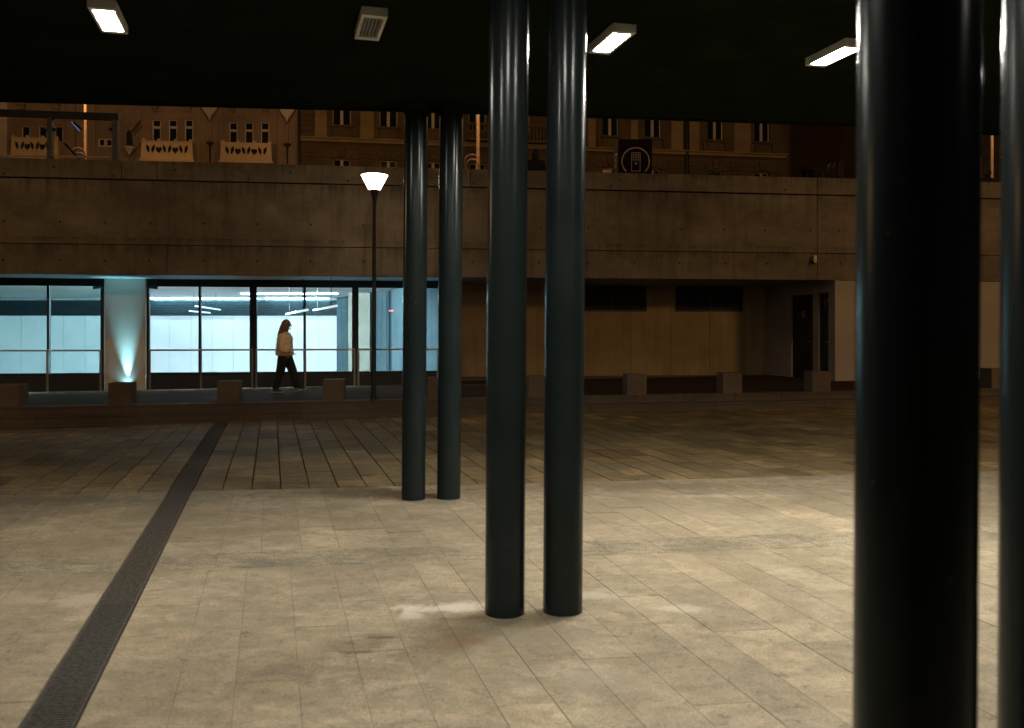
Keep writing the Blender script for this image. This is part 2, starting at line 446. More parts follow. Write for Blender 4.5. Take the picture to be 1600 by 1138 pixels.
def gz(x, y):
    """height of the plaza: flat under the canopy, twisting gently along the steps"""
    t = sstep((y - 9.0) / 8.5)
    return t * (0.0125 * x) - 0.06 * t * sstep((-x - 4.5) / 5.0)

def zw(x):
    return 0.30 + 0.011 * x                     # walkway surface

E = Vector((1, 0.14)).normalized(); D = Vector((-0.2679, 1)).normalized()
PO = Vector((0, 9.97))
def pv(a, b):
    p = PO + E * a + D * b; return p.x, p.y
def ab(x, y):
    qx, qy = x - PO.x, y - PO.y
    det = E.x * D.y - D.x * E.y
    return (qx * D.y - D.x * qy) / det, (E.x * qy - E.y * qx) / det

ground = MB()
N = 40
gxs = [-60 + 120 * i / N for i in range(N + 1)]
gxs = sorted(set([-60, -40, -26] + [-16 + 0.8 * i for i in range(41)] + [26, 40, 60]))
gys = sorted(set([-40, -20] + [-10 + 2 * i for i in range(10)] + [9 + 0.6 * i for i in range(16)] + [19, 20]))
idx = {}
for j, y in enumerate(gys):
    for i, x in enumerate(gxs):
        idx[i, j] = ground.pt((x, y, gz(x, y) - 0.03))
for j in range(len(gys) - 1):
    for i in range(len(gxs) - 1):
        ground.face((idx[i, j], idx[i + 1, j], idx[i + 1, j + 1], idx[i, j + 1]))
g = ground.build('ground', M['joint_far']); tag(g, 'dark bedding under the plaza paving', kind='structure')

spots_near = [
    (at(690, 950, 0).x, at(690, 950, 0).y, 0.42, 0.13, (0.46, 0.42, 0.35), 0.6),
    (at(640, 962, 0).x, at(640, 962, 0).y, 0.12, 0.10, (0.40, 0.36, 0.295), 0.5),
    (at(712, 1005, 0).x, at(712, 1005, 0).y, 0.22, 0.16, (0.20, 0.125, 0.07), 0.6),
    (at(845, 1000, 0).x, at(845, 1000, 0).y, 0.34, 0.20, (0.16, 0.14, 0.105), 0.6),
    (at(585, 1000, 0).x, at(585, 1000, 0).y, 0.07, 0.16, (0.15, 0.115, 0.075), 0.55),
    (at(750, 965, 0).x, at(750, 965, 0).y, 0.16, 0.05, (0.13, 0.085, 0.045), 0.7),
    (at(930, 930, 0).x, at(930, 930, 0).y, 0.30, 0.12, (0.40, 0.36, 0.295), 0.45),
    (at(1060, 950, 0).x, at(1060, 950, 0).y, 0.25, 0.10, (0.40, 0.36, 0.295), 0.45),
    (at(200, 785, 0).x, at(200, 785, 0).y, 0.35, 0.20, (0.42, 0.37, 0.29), 0.4),
    (at(1120, 775, 0).x, at(1120, 775, 0).y, 0.8, 0.12, (0.42, 0.37, 0.30), 0.45),
    (at(420, 880, 0).x, at(420, 880, 0).y, 0.30, 0.14, (0.15, 0.145, 0.12), 0.6),
    (at(560, 885, 0).x, at(560, 885, 0).y, 0.28, 0.12, (0.16, 0.15, 0.12), 0.55),
    (at(100, 940, 0).x, at(100, 940, 0).y, 0.35, 0.10, (0.40, 0.34, 0.25), 0.4),
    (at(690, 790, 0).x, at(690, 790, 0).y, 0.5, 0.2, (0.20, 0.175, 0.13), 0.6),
    (at(560, 772, 0).x, at(560, 772, 0).y, 1.8, 0.36, (0.125, 0.098, 0.062), 0.85),  # this and the next two: darker band along the outer paving
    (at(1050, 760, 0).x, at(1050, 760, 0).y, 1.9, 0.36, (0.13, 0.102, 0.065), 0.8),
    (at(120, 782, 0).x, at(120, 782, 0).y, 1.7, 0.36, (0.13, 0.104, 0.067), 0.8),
    (at(788, 968, 0).x, at(788, 968, 0).y, 0.17, 0.15, (0.10, 0.078, 0.052), 0.7),
    (at(879, 964, 0).x, at(879, 964, 0).y, 0.17, 0.15, (0.10, 0.078, 0.052), 0.7),
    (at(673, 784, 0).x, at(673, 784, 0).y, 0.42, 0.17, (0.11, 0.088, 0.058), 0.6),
    (at(607, 996, 0).x, at(607, 996, 0).y, 0.13, 0.03, (0.09, 0.07, 0.046), 0.7),
    (at(555, 1019, 0).x, at(555, 1019, 0).y, 0.16, 0.03, (0.09, 0.07, 0.046), 0.65),
    (at(625, 955, 0).x, at(625, 955, 0).y, 0.035, 0.12, (0.09, 0.068, 0.042), 0.7),
    (at(700, 968, 0).x, at(700, 968, 0).y, 0.45, 0.03, (0.12, 0.09, 0.055), 0.6),
    (at(330, 960, 0).x, at(330, 960, 0).y, 0.5, 0.3, (0.17, 0.145, 0.10), 0.45),
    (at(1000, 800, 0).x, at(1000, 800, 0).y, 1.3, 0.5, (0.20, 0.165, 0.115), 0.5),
    (at(900, 1060, 0).x, at(900, 1060, 0).y, 0.35, 0.2, (0.19, 0.165, 0.125), 0.5),
]
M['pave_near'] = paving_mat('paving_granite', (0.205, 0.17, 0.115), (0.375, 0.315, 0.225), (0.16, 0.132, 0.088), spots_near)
M['pave_far'] = paving_mat('paving_strips', (0.178, 0.134, 0.069), (0.315, 0.240, 0.131), (0.090, 0.066, 0.034),
                           [(at(860, 730, 0).x, at(860, 730, 0).y, 3.5, 0.5, (0.12, 0.10, 0.065), 0.5)], 1.01)

near = tag(thing('plaza_paving', 'pale granite paving lit by the canopy lamps', None), kind='structure')
far = tag(thing('outer_paving', 'narrow paving strips with dark open joints beyond the canopy', None), kind='structure')
DRAIN_A = ab(-2.005, 3.86)[0]; DRAIN_W = 0.115

def in_view(a, b):
    x, y = pv(a, b)
    return y > 3.5 and abs(x) < 0.585 * y + 0.25

def add_slab(mb, a0, a1, b0, b1, gap, dz=0.0, th=0.05):
    g2, h2 = gap / 2, gap / 4.5
    q = [pv(a0 + g2, b0 + h2), pv(a1 - g2, b0 + h2), pv(a1 - g2, b1 - h2), pv(a0 + g2, b1 - h2)]
    mb.hexa([(x, y, gz(x, y) - th) for x, y in q], [(x, y, gz(x, y) + dz) for x, y in q])

rest_near, rest_far = MB(), MB()
def lay(zone_b, widths, lengths, gap, parent, mat, name, rest, limit, a_min=-14, a_max=14, jitter=0.0015, order_far=False):
    b_lo, b_hi = zone_b
    cand = []
    for sgn in (-1, 1):
        a = DRAIN_A + sgn * (DRAIN_W + 0.008)
        while a_min < a < a_max:
            w = random.choice(widths); a2 = a + sgn * w
            lo, hi = min(a, a2), max(a, a2)
            b = b_lo
            first = True
            while b < b_hi - 0.02:
                l = random.choice(lengths)
                if first: l *= random.uniform(0.35, 1.0); first = False
                b2 = min(b_hi, b + l)
                if b_hi - b2 < 0.25: b2 = b_hi
                cand.append((lo, hi, b, b2)); b = b2
            a = a2
    vis = [c for c in cand if in_view((c[0] + c[1]) / 2, c[3])]
    vis.sort(key=lambda c: pv((c[0] + c[1]) / 2, (c[2] + c[3]) / 2)[1])
    single = set(vis[:limit])
    for c in cand:
        dz = random.uniform(-jitter, jitter)
        if c in single:
            mb = MB(); add_slab(mb, *c, gap, dz)
            x, y = pv((c[0] + c[1]) / 2, (c[2] + c[3]) / 2)
            mb.build(name, mat, parent, (x, y, gz(x, y)))
        else:
            add_slab(rest, *c, gap, dz)
    return len(single)

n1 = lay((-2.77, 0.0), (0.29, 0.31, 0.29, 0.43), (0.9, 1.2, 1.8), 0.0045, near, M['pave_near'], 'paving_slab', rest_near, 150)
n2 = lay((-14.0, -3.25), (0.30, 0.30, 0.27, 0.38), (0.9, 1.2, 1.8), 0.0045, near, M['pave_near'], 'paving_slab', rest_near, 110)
n3 = lay((0.006, 9.2), (0.305,), (0.45, 0.6, 0.9), 0.016, far, M['pave_far'], 'paving_strip', rest_far, 290, -17, 17, 0.003)
# mortar beds just under the near slabs keep their joints shallow and pale
bed = MB()
for (a0, a1, b0, b1) in ((-14, DRAIN_A - DRAIN_W - .005, -14, -0.004), (DRAIN_A + DRAIN_W + .005, 14, -14, -0.004)):
    q = [pv(a0, b0), pv(a1, b0), pv(a1, b1), pv(a0, b1)]
    bed.hexa([(x, y, -0.028) for x, y in q], [(x, y, -0.0032) for x, y in q])
bed.build('mortar_bed', M['joint_near'], near)
# ribbed guidance band across the near paving
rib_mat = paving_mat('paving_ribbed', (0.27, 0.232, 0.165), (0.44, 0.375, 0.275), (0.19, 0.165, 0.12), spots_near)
for sgn in (-1, 1):
    a = DRAIN_A + sgn * (DRAIN_W + 0.008)
    while -14 < a < 14:
        a2 = a + sgn * 0.42
        lo, hi = min(a, a2), max(a, a2)
        vis = in_view((lo + hi) / 2, -3.0)
        mb = MB() if vis else rest_near
        add_slab(mb, lo, hi, -3.25, -2.77, 0.005, -0.002)
        for k in range(12):
            b = -3.235 + k * 0.0395
            q = [pv(lo + 0.004, b), pv(hi - 0.004, b), pv(hi - 0.004, b + 0.02), pv(lo + 0.004, b + 0.02)]
            mb.hexa([(x, y, -0.0065) for x, y in q], [(x, y, 0.002) for x, y in q])
        if vis:
            x, y = pv((lo + hi) / 2, -3.0)
            mb.build('ribbed_slab', rib_mat, near, (x, y, 0))
        a = a2
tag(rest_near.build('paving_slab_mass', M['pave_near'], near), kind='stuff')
tag(rest_far.build('paving_strip_mass', M['pave_far'], far), kind='stuff')

# drain: iron grates in a long channel
x, y = pv(DRAIN_A, -5)
drain = thing('drain_channel', 'long dark slotted drain running across the plaza to the steps', 'drain', (x, y, 0))
ch = MB()
bb = -8.0
while bb < 8.9:
    b2 = bb + 0.9
    q = [pv(DRAIN_A - DRAIN_W, bb), pv(DRAIN_A + DRAIN_W, bb), pv(DRAIN_A + DRAIN_W, b2), pv(DRAIN_A - DRAIN_W, b2)]
    ch.hexa([(px, py, gz(px, py) - 0.029) for px, py in q], [(px, py, gz(px, py) - 0.02) for px, py in q]); bb = b2
ch.build('channel_bed', M['channel'], drain)
M['grate_b'] = plain('grate_iron_mossy', (0.032, 0.028, 0.021), 0.9, 0.0, var=0.9, scale=42.0)
M['grate_c'] = plain('grate_iron_rusty', (0.044, 0.035, 0.025), 0.9, 0.0, var=0.85, scale=40.0)
bb, k = -8.0, 0
while bb < 8.0:
    b2 = bb + 1.0
    mb = MB()
    def gbar(a0, a1, c0, c1, zt):
        q = [pv(a0, c0), pv(a1, c0), pv(a1, c1), pv(a0, c1)]
        mb.hexa([(px, py, gz(px, py) - 0.019) for px, py in q], [(px, py, gz(px, py) + zt) for px, py in q])
    gbar(DRAIN_A - DRAIN_W + .002, DRAIN_A - DRAIN_W + .016, bb + .003, b2 - .003, .001)
    gbar(DRAIN_A + DRAIN_W - .016, DRAIN_A + DRAIN_W - .002, bb + .003, b2 - .003, .001)
    n = 38
    for i in range(n):
        c = bb + (i + .5) / n
        gbar(DRAIN_A - DRAIN_W + .016, DRAIN_A + DRAIN_W - .016, c - .0085, c + .0085, 0)
    px, py = pv(DRAIN_A, bb + .5)
    mat = (M['grate_b'] if py < 5.6 else M['grate_c'] if py < 9.3 else M['grate'])
    mb.build('drain_grate', mat, drain, (px, py, gz(px, py)))
    bb = b2; k += 1

# ---------------------------------------------------------------- steps and walkway
def step_y(x, k): return 18.45 + 0.1 * x - 0.35 * k
steps = tag(thing('steps', 'low stone steps up from the plaza to the walkway', None), kind='structure')
for k in range(3):
    x = -19.0 + k * 0.37
    while x < 17:
        l = random.choice((1.02, 1.08, 1.3))
        x1 = x + l
        mb = MB()
        q = [(x + .004, step_y(x, k)), (x1 - .004, step_y(x1, k)), (x1 - .004, step_y(x1, k) + .347), (x + .004, step_y(x, k) + .347)]
        zt = lambda xx: zw(xx) - 0.15 * k - (0.0 if k == 0 else 0.002)
        mb.hexa([(a, b, zt(a) - 0.16) for a, b in q], [(a, b, zt(a)) for a, b in q])
        # a worn nosing: a thin lip that catches light
        q2 = [(x + .004, step_y(x, k) - .018), (x1 - .004, step_y(x1, k) - .018), (x1 - .004, step_y(x1, k) - .0005), (x + .004, step_y(x, k) - .0005)]
        mb.hexa([(a, b, zt(a) - .035) for a, b in q2], [(a, b, zt(a) - .001) for a, b in q2])
        mb.build('step_stone', M['step'], steps, (x, step_y(x, k), zt(x)))
        x = x1
walk = MB()
row = []
for x in (-30, -19, -12, -6, 0, 6, 12, 19, 30):
    row.append([walk.pt((x, step_y(x, 0) + .35, zw(x) - .002)), walk.pt((x, 30.0, zw(x) - .002))])
for r0, r1 in zip(row, row[1:]):
    walk.face((r0[0], r1[0], r1[1], r0[1]))
tag(walk.build('walkway', M['walk']), 'raised stone walkway in front of the lit windows', kind='structure')

# ---------------------------------------------------------------- concrete building
B = Frame(21.68, 0.14)
V_WIN = 2.1
bld = thing('concrete_building', 'long raw concrete building with lit glazed passage under its deep fascia', 'building', (0, 21.68, 0))
Z_SOF, Z_J2, Z_J1, Z_TOP = 2.96, 3.64, 5.12, 5.56
def bbox(name, mat, u0, u1, v0, v1, z0, z1, bevel=0.0, parent=bld):
    mb = MB(B.xf); mb.box(u0, u1, v0, v1, z0, z1)
    c = B.xf((u0 + u1) / 2, v0, z0)
    return mb.build(name, mat, parent, c, bevel)
UL, UR = -19.0, 19.0
uj = B.u(1277)
for zs, cuts in (((Z_SOF, Z_J2 - .008), (-8.0, B.u(692), uj)), ((Z_J2 + .008, Z_J1 - .02), (-13.5, B.u(692), uj)), ((Z_J1 + .02, Z_TOP), (-14, B.u(190), B.u(245), B.u(735), B.u(870), uj, B.u(1480)))):
    us = [UL] + list(cuts) + [UR]
    for a, b in zip(us, us[1:]):
        bbox('concrete_panel', M['fascia'], a + .006, b - .006, 0.0, 0.22, zs[0], zs[1], 0.008)
bbox('wall_core', M['concrete'], UL, UR, 0.23, 0.34, Z_SOF + .02, Z_TOP - .02)
bbox('soffit', M['soffit'], UL, UR, 0.345, 9.0, Z_SOF + .012, Z_SOF + .3)
# cap strip and scratches of the end section
bbox('end_cap', M['fascia'], uj + .01, UR, -.012, -.001, Z_TOP - .11, Z_TOP - .002)
bbox('end_band', M['fascia'], uj + .01, UR, -.008, -.001, Z_J1 - .24, Z_J1 - .03)
# tie holes
hole = MB(); hole.tube([(0, -.004, 0), (0, .012, 0)], [.024, .024], 10)
hole_me = hole.mesh('tie_hole'); hole_me.materials.append(M['hole'])
bw = world_loc(bld)
def tie(px, py):
    p = Vector(B.xf(B.u(px), -.003, B.z(px, py))) - bw
    share(hole_me, 'tie_hole', bld, p, B.ang)
for px in (5, 93, 164, 233, 318, 402, 485, 568, 738, 842, 919, 991, 1062, 1133, 1198, 1313):
    tie(px, 407 + (px - 100) * .0045)
for px in (5, 94, 164, 235, 318, 402, 486, 568, 845, 919, 1063, 1132, 1195, 1266, 1310, 1535):
    tie(px, 347 + (px - 100) * .012)
for px in (13, 6, 95, 178, 205, 363, 388, 544, 740, 954, 1207, 1226, 1575):
    tie(px, 277.5 + (px - 100) * .021 + (2 if px % 2 else -4))
for px in (84, 273, 454, 970): tie(px, 259 + px * .024)

# pillar beside the windows, and window bays
up0, up1 = B.u(163, V_WIN - .15), B.u(227.5, V_WIN - .15)
bbox('pillar', M['pillar'], up0, up1, V_WIN - .15, V_WIN + .1, 0.10, Z_SOF + .01, 0.015)
bays = [((-92, 4), (-8, 3), (76, 3.5), (160.5, 5)), ((231, 5), (312.5, 3.5), (394.8, 8.5)), ((400.2, 2.2), (476, 3.5), (554, 7.5)), ((559, 2.4), (640, 4), (687, 6))]
ZG0, ZG1 = 0.62, 2.785
def xw(px): return B.u(px, V_WIN)
for bi, bay in enumerate(bays):
    u0, u1 = xw(bay[0][0] - bay[0][1] / 2), xw(bay[-1][0] + bay[-1][1] / 2)
    fr = MB(B.xf)
    zb = zw(B.xf((u0 + u1) / 2, V_WIN, 0)[0])
    fr.box(u0, u1, V_WIN - .03, V_WIN + .10, ZG1, Z_SOF + .01)
    fr.box(u0, u1, V_WIN - .02, V_WIN + .08, ZG0 - .07, ZG0)
    for px, w in bay:
        h = w * B.Y(px, V_WIN) / FPX / 2
        fr.box(xw(px) - h, xw(px) + h, V_WIN - .05, V_WIN + .08, ZG0 - .05, ZG1 + .02)
    win = fr.build('window', M['dark_frame'], bld, B.xf((u0 + u1) / 2, V_WIN, ZG0))
    for (p0, w0), (p1, w1) in zip(bay, bay[1:]):
        h0 = w0 * B.Y(p0, V_WIN) / FPX / 2; h1 = w1 * B.Y(p1, V_WIN) / FPX / 2
        pm = MB(B.xf); pm.box(xw(p0) + h0, xw(p1) - h1, V_WIN + .02, V_WIN + .022, ZG0, ZG1)
        # one sheet is enough for a pane: keep only the front face
        pm.f = [pm.f[2]]; pm.smooth = [False]
        pm.build('pane', M['glass'], win, B.xf((xw(p0) + xw(p1)) / 2, V_WIN, ZG0))
    pl = MB(B.xf); pl.box(u0, u1, V_WIN - .045, V_WIN + .07, zb - .25, ZG0 - .072)
    pl.build('window_plinth', M['plinth'], bld, B.xf((u0 + u1) / 2, V_WIN, zb))
# recess to the right of the windows: panelled wall, grilles, return wall with doors, pier
V_REC = 3.45
ur0, ur1 = B.u(690, V_REC), B.u(1196, V_REC)
def ru(px): return B.u(px, V_REC)
cuts = [ur0, ru(760), ru(840), ru(920), ru(986), ru(1048), ru(1109), ru(1166), ur1]
for a, b in zip(cuts, cuts[1:]):
    bbox('wall_panel', M['recess'], a + .004, b - .004, V_REC, V_REC + .1, 0.2, Z_SOF + .005, 0.004)
bbox('recess_wall', M['hole'], ur0 - .5, ur1, V_REC + .101, V_REC + .3, 0.1, Z_SOF + .005)
bbox('recess_cheek', M['concrete'], xw(690) - .01, xw(690) + .16, V_WIN - .02, V_REC + .05, 0.1, Z_SOF + .005)
bbox('recess_kerb', M['step'], ur0, ur1, V_REC - .35, V_REC - .005, 0.1, zw(2) + .06)
for pa, pb, pmid in ((880, 1010, 954), (1055, 1160, 1108)):
    ua, ub = ru(pa), ru(pb)
    z0, z1 = B.z(950, 487, V_REC), Z_SOF - .03
    g = MB(B.xf)
    for (a, b, c, d) in ((ua, ub, z0, z0 + .035), (ua, ub, z1 - .03, z1)):
        g.box(a, b, V_REC - .05, V_REC - .004, c, d)
    for uu in (ua, ru(pmid), ub - .03):
        g.box(uu, uu + .03, V_REC - .052, V_REC - .004, z0, z1)
    gr = g.build('vent_grille', M['vent_frame'], bld, B.xf((ua + ub) / 2, V_REC, z0))
    s = MB(B.xf)
    n = 12
    for i in range(n):
        zz = z0 + .05 + i * (z1 - z0 - .09) / n
        s.hexa([(ua + .03, V_REC - .045, zz), (ub - .03, V_REC - .045, zz), (ub - .03, V_REC - .01, zz + .02), (ua + .03, V_REC - .01, zz + .02)],
               [(ua + .03, V_REC - .045, zz + .006), (ub - .03, V_REC - .045, zz + .006), (ub - .03, V_REC - .01, zz + .026), (ua + .03, V_REC - .01, zz + .026)])
    tag(s.build('grille_slat', M['vent_slat'], gr), kind='stuff')
    b2 = MB(B.xf); b2.box(ua, ub, V_REC - .006, V_REC - .003, z0, z1); b2.build('grille_back', M['hole'], gr)
# return wall
ra = Vector(B.xf(ur1, V_REC, 0)); rb = Vector(B.xf(B.u(1305), .003, 0))
rd = (rb - ra); RL = rd.length; rdn = rd.normalized(); rn = Vector((-rdn.y, rdn.x, 0))        # rn points into the wall (right/away)
if rn.x < 0: rn = -rn
def rxf(u, v, z):
    p = ra + rdn * u + rn * v; return (p.x, p.y, z)
def ret_u(px):
    k = (px - HX) / FPX
    return (k * ra.y - ra.x) / (rdn.x - k * rdn.y)
d1, d2, d3, d4 = ret_u(1236), ret_u(1270), ret_u(1278.5), ret_u(1298.5)
zf = zw(8) - .02
plate('return_wall', [(0, .1), (RL, .1), (RL, Z_SOF), (0, Z_SOF)], [[(d1, zf), (d2, zf), (d2, 2.64), (d1, 2.64)], [(d3, zf + .05), (d4, zf + .05), (d4, 2.66), (d3, 2.66)]], .12, M['plaster'], bld, rxf)
for i, (a, b, lab) in enumerate(((d1, d2, 'black metal door with yellow notice'), (d3, d4, 'narrow black door with red sticker'))):
    m = MB(rxf); m.box(a + .01, b - .01, .05, .10, zf + .002, 2.63)
    dr = m.build('door', M['door'], bld, rxf((a + b) / 2, .05, zf)); dr['label'] = lab
    h = MB(rxf); h.tube([(b - .12, .048, 1.38), (b - .12, 0, 1.38), (b - .24, 0, 1.38)], [.012, .012, .012], 8); h.build('handle', M['steel'], dr)
    n = MB(rxf)
    if i == 0:
        n.box((a + b) / 2 - .10, (a + b) / 2 + .10, .044, .048, 2.02, 2.04); n.box((a + b) / 2 - .07, (a + b) / 2 + .07, .044, .048, 2.045, 2.17); n.box((a + b) / 2 - .1, (a + b) / 2 + .1, .044, .048, 2.175, 2.21)
        n.build('notice', M['paper_yellow'], dr)
    else:
        n.box((a + b) / 2 - .1, (a + b) / 2 + .02, .044, .048, 2.25, 2.5); n.build('sticker', M['paper_red'], dr)
        n2 = MB(rxf); n2.box((a + b) / 2 + .08, (a + b) / 2 + .14, .044, .048, 2.42, 2.52); n2.build('notice', M['sign_mark'], dr)
ub0 = B.u(1305)
bbox('pier_wall', M['plaster'], ub0, UR, .003, 0.35, 0.1, Z_SOF - .012)
# small yellow fitting on the fascia
up_ = B.u(1269.5); zf0 = B.z(1269.5, 413)
wl = thing('wall_fitting', 'small yellow fitting on the fascia above the doors', 'wall light', B.xf(up_, -.005, zf0))
m = MB(B.xf); m.box(up_ - .04, up_ + .045, -.16, -.02, zf0 + .03, zf0 + .21); m.build('housing', M['yellow'], wl, bevel=.01)
m = MB(B.xf); m.tube([(up_ - .05, -.003, zf0 + .09), (up_ - .06, -.1, zf0 + .05), (up_ - .03, -.16, zf0 + .0)], [.02, .02, .028], 8); m.build('bracket', M['black'], wl)

# ---------------------------------------------------------------- room behind the glass
YB = 35.5
XC = (526 - HX) / FPX * YB
Z_RC = 2.95
def rbox(name, mat, x0, x1, y0, y1, z0, z1, parent=bld):
    mb = MB(); mb.box(x0, x1, y0, y1, z0, z1)
    return mb.build(name, mat, parent, ((x0 + x1) / 2, y0, z0))
zb0, zb1 = CAM_H + (HY - 493.7) * YB / FPX, CAM_H + (HY - 469.3) * YB / FPX
rbox('room_back_wall', M['panel_gap'], -27, XC + .2, YB + .02, YB + .2, -0.08, Z_RC)
xs = -27.0
for j in range(26):
    x1 = xs + .84
    if x1 > XC: break
    rbox('room_panel', M['white_panel'], xs + .006, x1 - .006, YB, YB + .018, -.05, zb0)
    xs = x1
rbox('room_panel', M['white_panel'], xs + .006, XC, YB, YB + .018, -.05, zb0)
rbox('louvre_back', M['slat'], -27, XC, YB - .005, YB + .015, zb0 + .005, zb1)
sl = MB()
for i in range(9):
    z = zb0 + .03 + i * (zb1 - zb0 - .05) / 9
    sl.hexa([(-27, YB - .06, z), (XC - .02, YB - .06, z), (XC - .02, YB - .01, z + .03), (-27, YB - .01, z + .03)],
            [(-27, YB - .06, z + .012), (XC - .02, YB - .06, z + .012), (XC - .02, YB - .01, z + .042), (-27, YB - .01, z + .042)])
tag(sl.build('louvre_slat', M['slat'], bld, (-15, YB, zb0)), kind='stuff')
fw = lambda x: 21.68 + .14 * x + 2.14
cl = MB(); fl = MB()
pts = [(-27, fw(-27) + .08), (-1.6, fw(-1.6) + .08), (-1.6, YB + .2), (-27, YB + .2)]
cl.slab(pts, Z_RC, Z_RC + .015); cl.build('room_ceiling', M['room_ceiling'], bld, (-12, 28, Z_RC))
fl.slab(pts, -.08, -.05); fl.build('room_floor', M['room_floor'], bld, (-12, 28, .24))
# concrete side wall of the room
sa = Vector((XC, YB, 0)); sb = Vector((-1.86, fw(-1.86) + .06, 0))
sd = sb - sa; SL = sd.length; sdn = sd.normalized(); sn = Vector((-sdn.y, sdn.x, 0))
if sn.x < 0: sn = -sn
def sxf(u, v, z):
    p = sa + sdn * u + sn * v; return (p.x, p.y, z)
def su(px):
    k = (px - HX) / FPX
    return (k * sa.y - sa.x) / (sdn.x - k * sdn.y)
scuts = [0, su(541), su(585), su(603), su(612), su(640), su(664), SL]
for i, (a, b) in enumerate(zip(scuts, scuts[1:])):
    m = MB(sxf); off = .12 if i == 3 else .0
    m.box(a + .01, b - .01, off, off + .1, -.05, Z_RC - .002)
    m.build('room_side_panel', M['room_dark'] if i == 3 else M['room_concrete'], bld, sxf((a + b) / 2, 0, 0))
m = MB(sxf); m.box(0, SL, .24, .3, .1, Z_RC - .002); m.build('room_side_wall', M['room_dark'], bld)
pc = Vector(((561 - HX) / FPX * 30.2, 30.2, 0))
m = MB(); m.box(pc.x - .37, pc.x + .37, pc.y, pc.y + .5, -.05, Z_RC - .002); m.build('room_pillar', M['room_pillar'], bld, (pc.x, pc.y, .2), bevel=.02)
ex = (612 - HX) / FPX * 27.9
m = MB(); m.box(ex - .08, ex + .08, 27.86, 27.9, 2.26, 2.31)
el_ = m.build('exit_light', M['exit_red'], None, (ex, 27.9, 2.25)); tag(el_, 'small red lit exit light inside the glazed passage', 'exit light')
# partition behind the outer pillar
pa = Vector((-10.15, fw(-10.15) + .5, 0)); pb = Vector((-15.4, YB, 0)); pn = Vector(((pb - pa).y, -(pb - pa).x, 0)).normalized() * .06
m = MB(); m.hexa([tuple(pa - pn + Vector((0, 0, .1))), tuple(pa + pn + Vector((0, 0, .1))), tuple(pb + pn + Vector((0, 0, .1))), tuple(pb - pn + Vector((0, 0, .1)))],
                 [tuple(pa - pn + Vector((0, 0, Z_RC - .002))), tuple(pa + pn + Vector((0, 0, Z_RC - .002))), tuple(pb + pn + Vector((0, 0, Z_RC - .002))), tuple(pb - pn + Vector((0, 0, Z_RC - .002)))])
m.build('room_partition', M['white_panel'], bld, tuple(pa))

# room lamps: slim ceiling battens
def batten(x0, x1, y, mat, label, z=None, w=.12):
    z = Z_RC if z is None else z
    t = thing('ceiling_batten', label, 'ceiling light', ((x0 + x1) / 2, y, z), 0, 'batten lamps in the glazed passage')
    m = MB(); m.box(x0, x1, y - w / 2 - .02, y + w / 2 + .02, z - .03, z - .002); m.build('housing', M['room_ceiling'], t)
    m = MB(); m.box(x0 + .02, x1 - .02, y - w / 2, y + w / 2, z - .06, z - .031); m.build('tube', mat, t)
    return t
batten(-9.2, -5.9, 30.4, M['tube_cool'], 'long bright batten lamp on the ceiling behind the walking woman')
batten(-14.3, -10.0, YB - .25, M['tube_cove'], 'bright batten lamp along the top of the louvred wall behind the middle window', w=.06)
batten(-9.7, -7.2, YB - .25, M['tube_cove'], 'bright batten lamp along the top of the louvred wall beside the corner', w=.06)
def washer(x, mat, label):  # lamps added out of sight above the glass to brighten the room
    y = fw(x) + .65
    t = thing('added_wall_washer', label, 'ceiling light', (x, y, Z_RC), 0, 'unseen wall washers added just inside the glass')
    m = MB(); m.box(x - .8, x + .8, y - .07, y - .056, Z_RC - .125, Z_RC - .002); m.box(x - .8, x + .8, y - .055, y + .03, Z_RC - .03, Z_RC - .002); m.build('housing', M['fix_body'], t)  # the front lip is shaped to keep their light off the walkway
    m = MB(); m.box(x - .78, x + .78, y - .05, y - .02, Z_RC - .062, Z_RC - .031); m.build('tube', mat, t)
for x, lab in ((-9.3, 'added unseen wall washer over the left half of the middle window'), (-7.5, 'added unseen wall washer over the right half of the middle window'), (-5.7, 'added unseen wall washer over the walking woman')):
    washer(x, M['wash_cool'], lab)
for x, lab in ((-12.2, 'added unseen wall washer over the right pane of the left window'), (-14.0, 'added unseen wall washer over the middle pane of the left window'), (-15.8, 'added unseen wall washer over the left pane of the left window')):
    washer(x, M['wash_green'], lab)
# pendant tube lamps
def pendant(p0, p1, label):
    p0, p1 = Vector(p0), Vector(p1)
    t = thing('pendant_lamp', label, 'pendant lamp', tuple((p0 + p1) / 2), 0, 'pendant tubes in the glazed passage')
    MB().tube([p0, p1], [.026, .026], 8).build('tube', M['pend_lit'], t)
    for f in (.2, .8):
        q = p0.lerp(p1, f)
        MB().tube([q, (q.x, q.y, Z_RC - .001)], [.008, .008], 6).build('wire', M['dark_frame'], t)
def inr(px, py, z):
    Y = (z - CAM_H) * FPX / (HY - py); return ((px - HX) / FPX * Y, Y, z)
pendant(inr(306, 478.5, 2.40), inr(344, 484.2, 2.40), 'upper left pendant tube in front of the dark louvres')
pendant(inr(296, 486.2, 2.31), inr(328, 489, 2.31), 'lower left pendant tube in front of the dark louvres')
pendant(inr(447, 491, 2.16), inr(481, 484.3, 2.16), 'pendant tube above the head of the walking woman')
pendant(inr(490, 485, 2.24), inr(526, 478, 2.24), 'right pendant tube near the room corner')

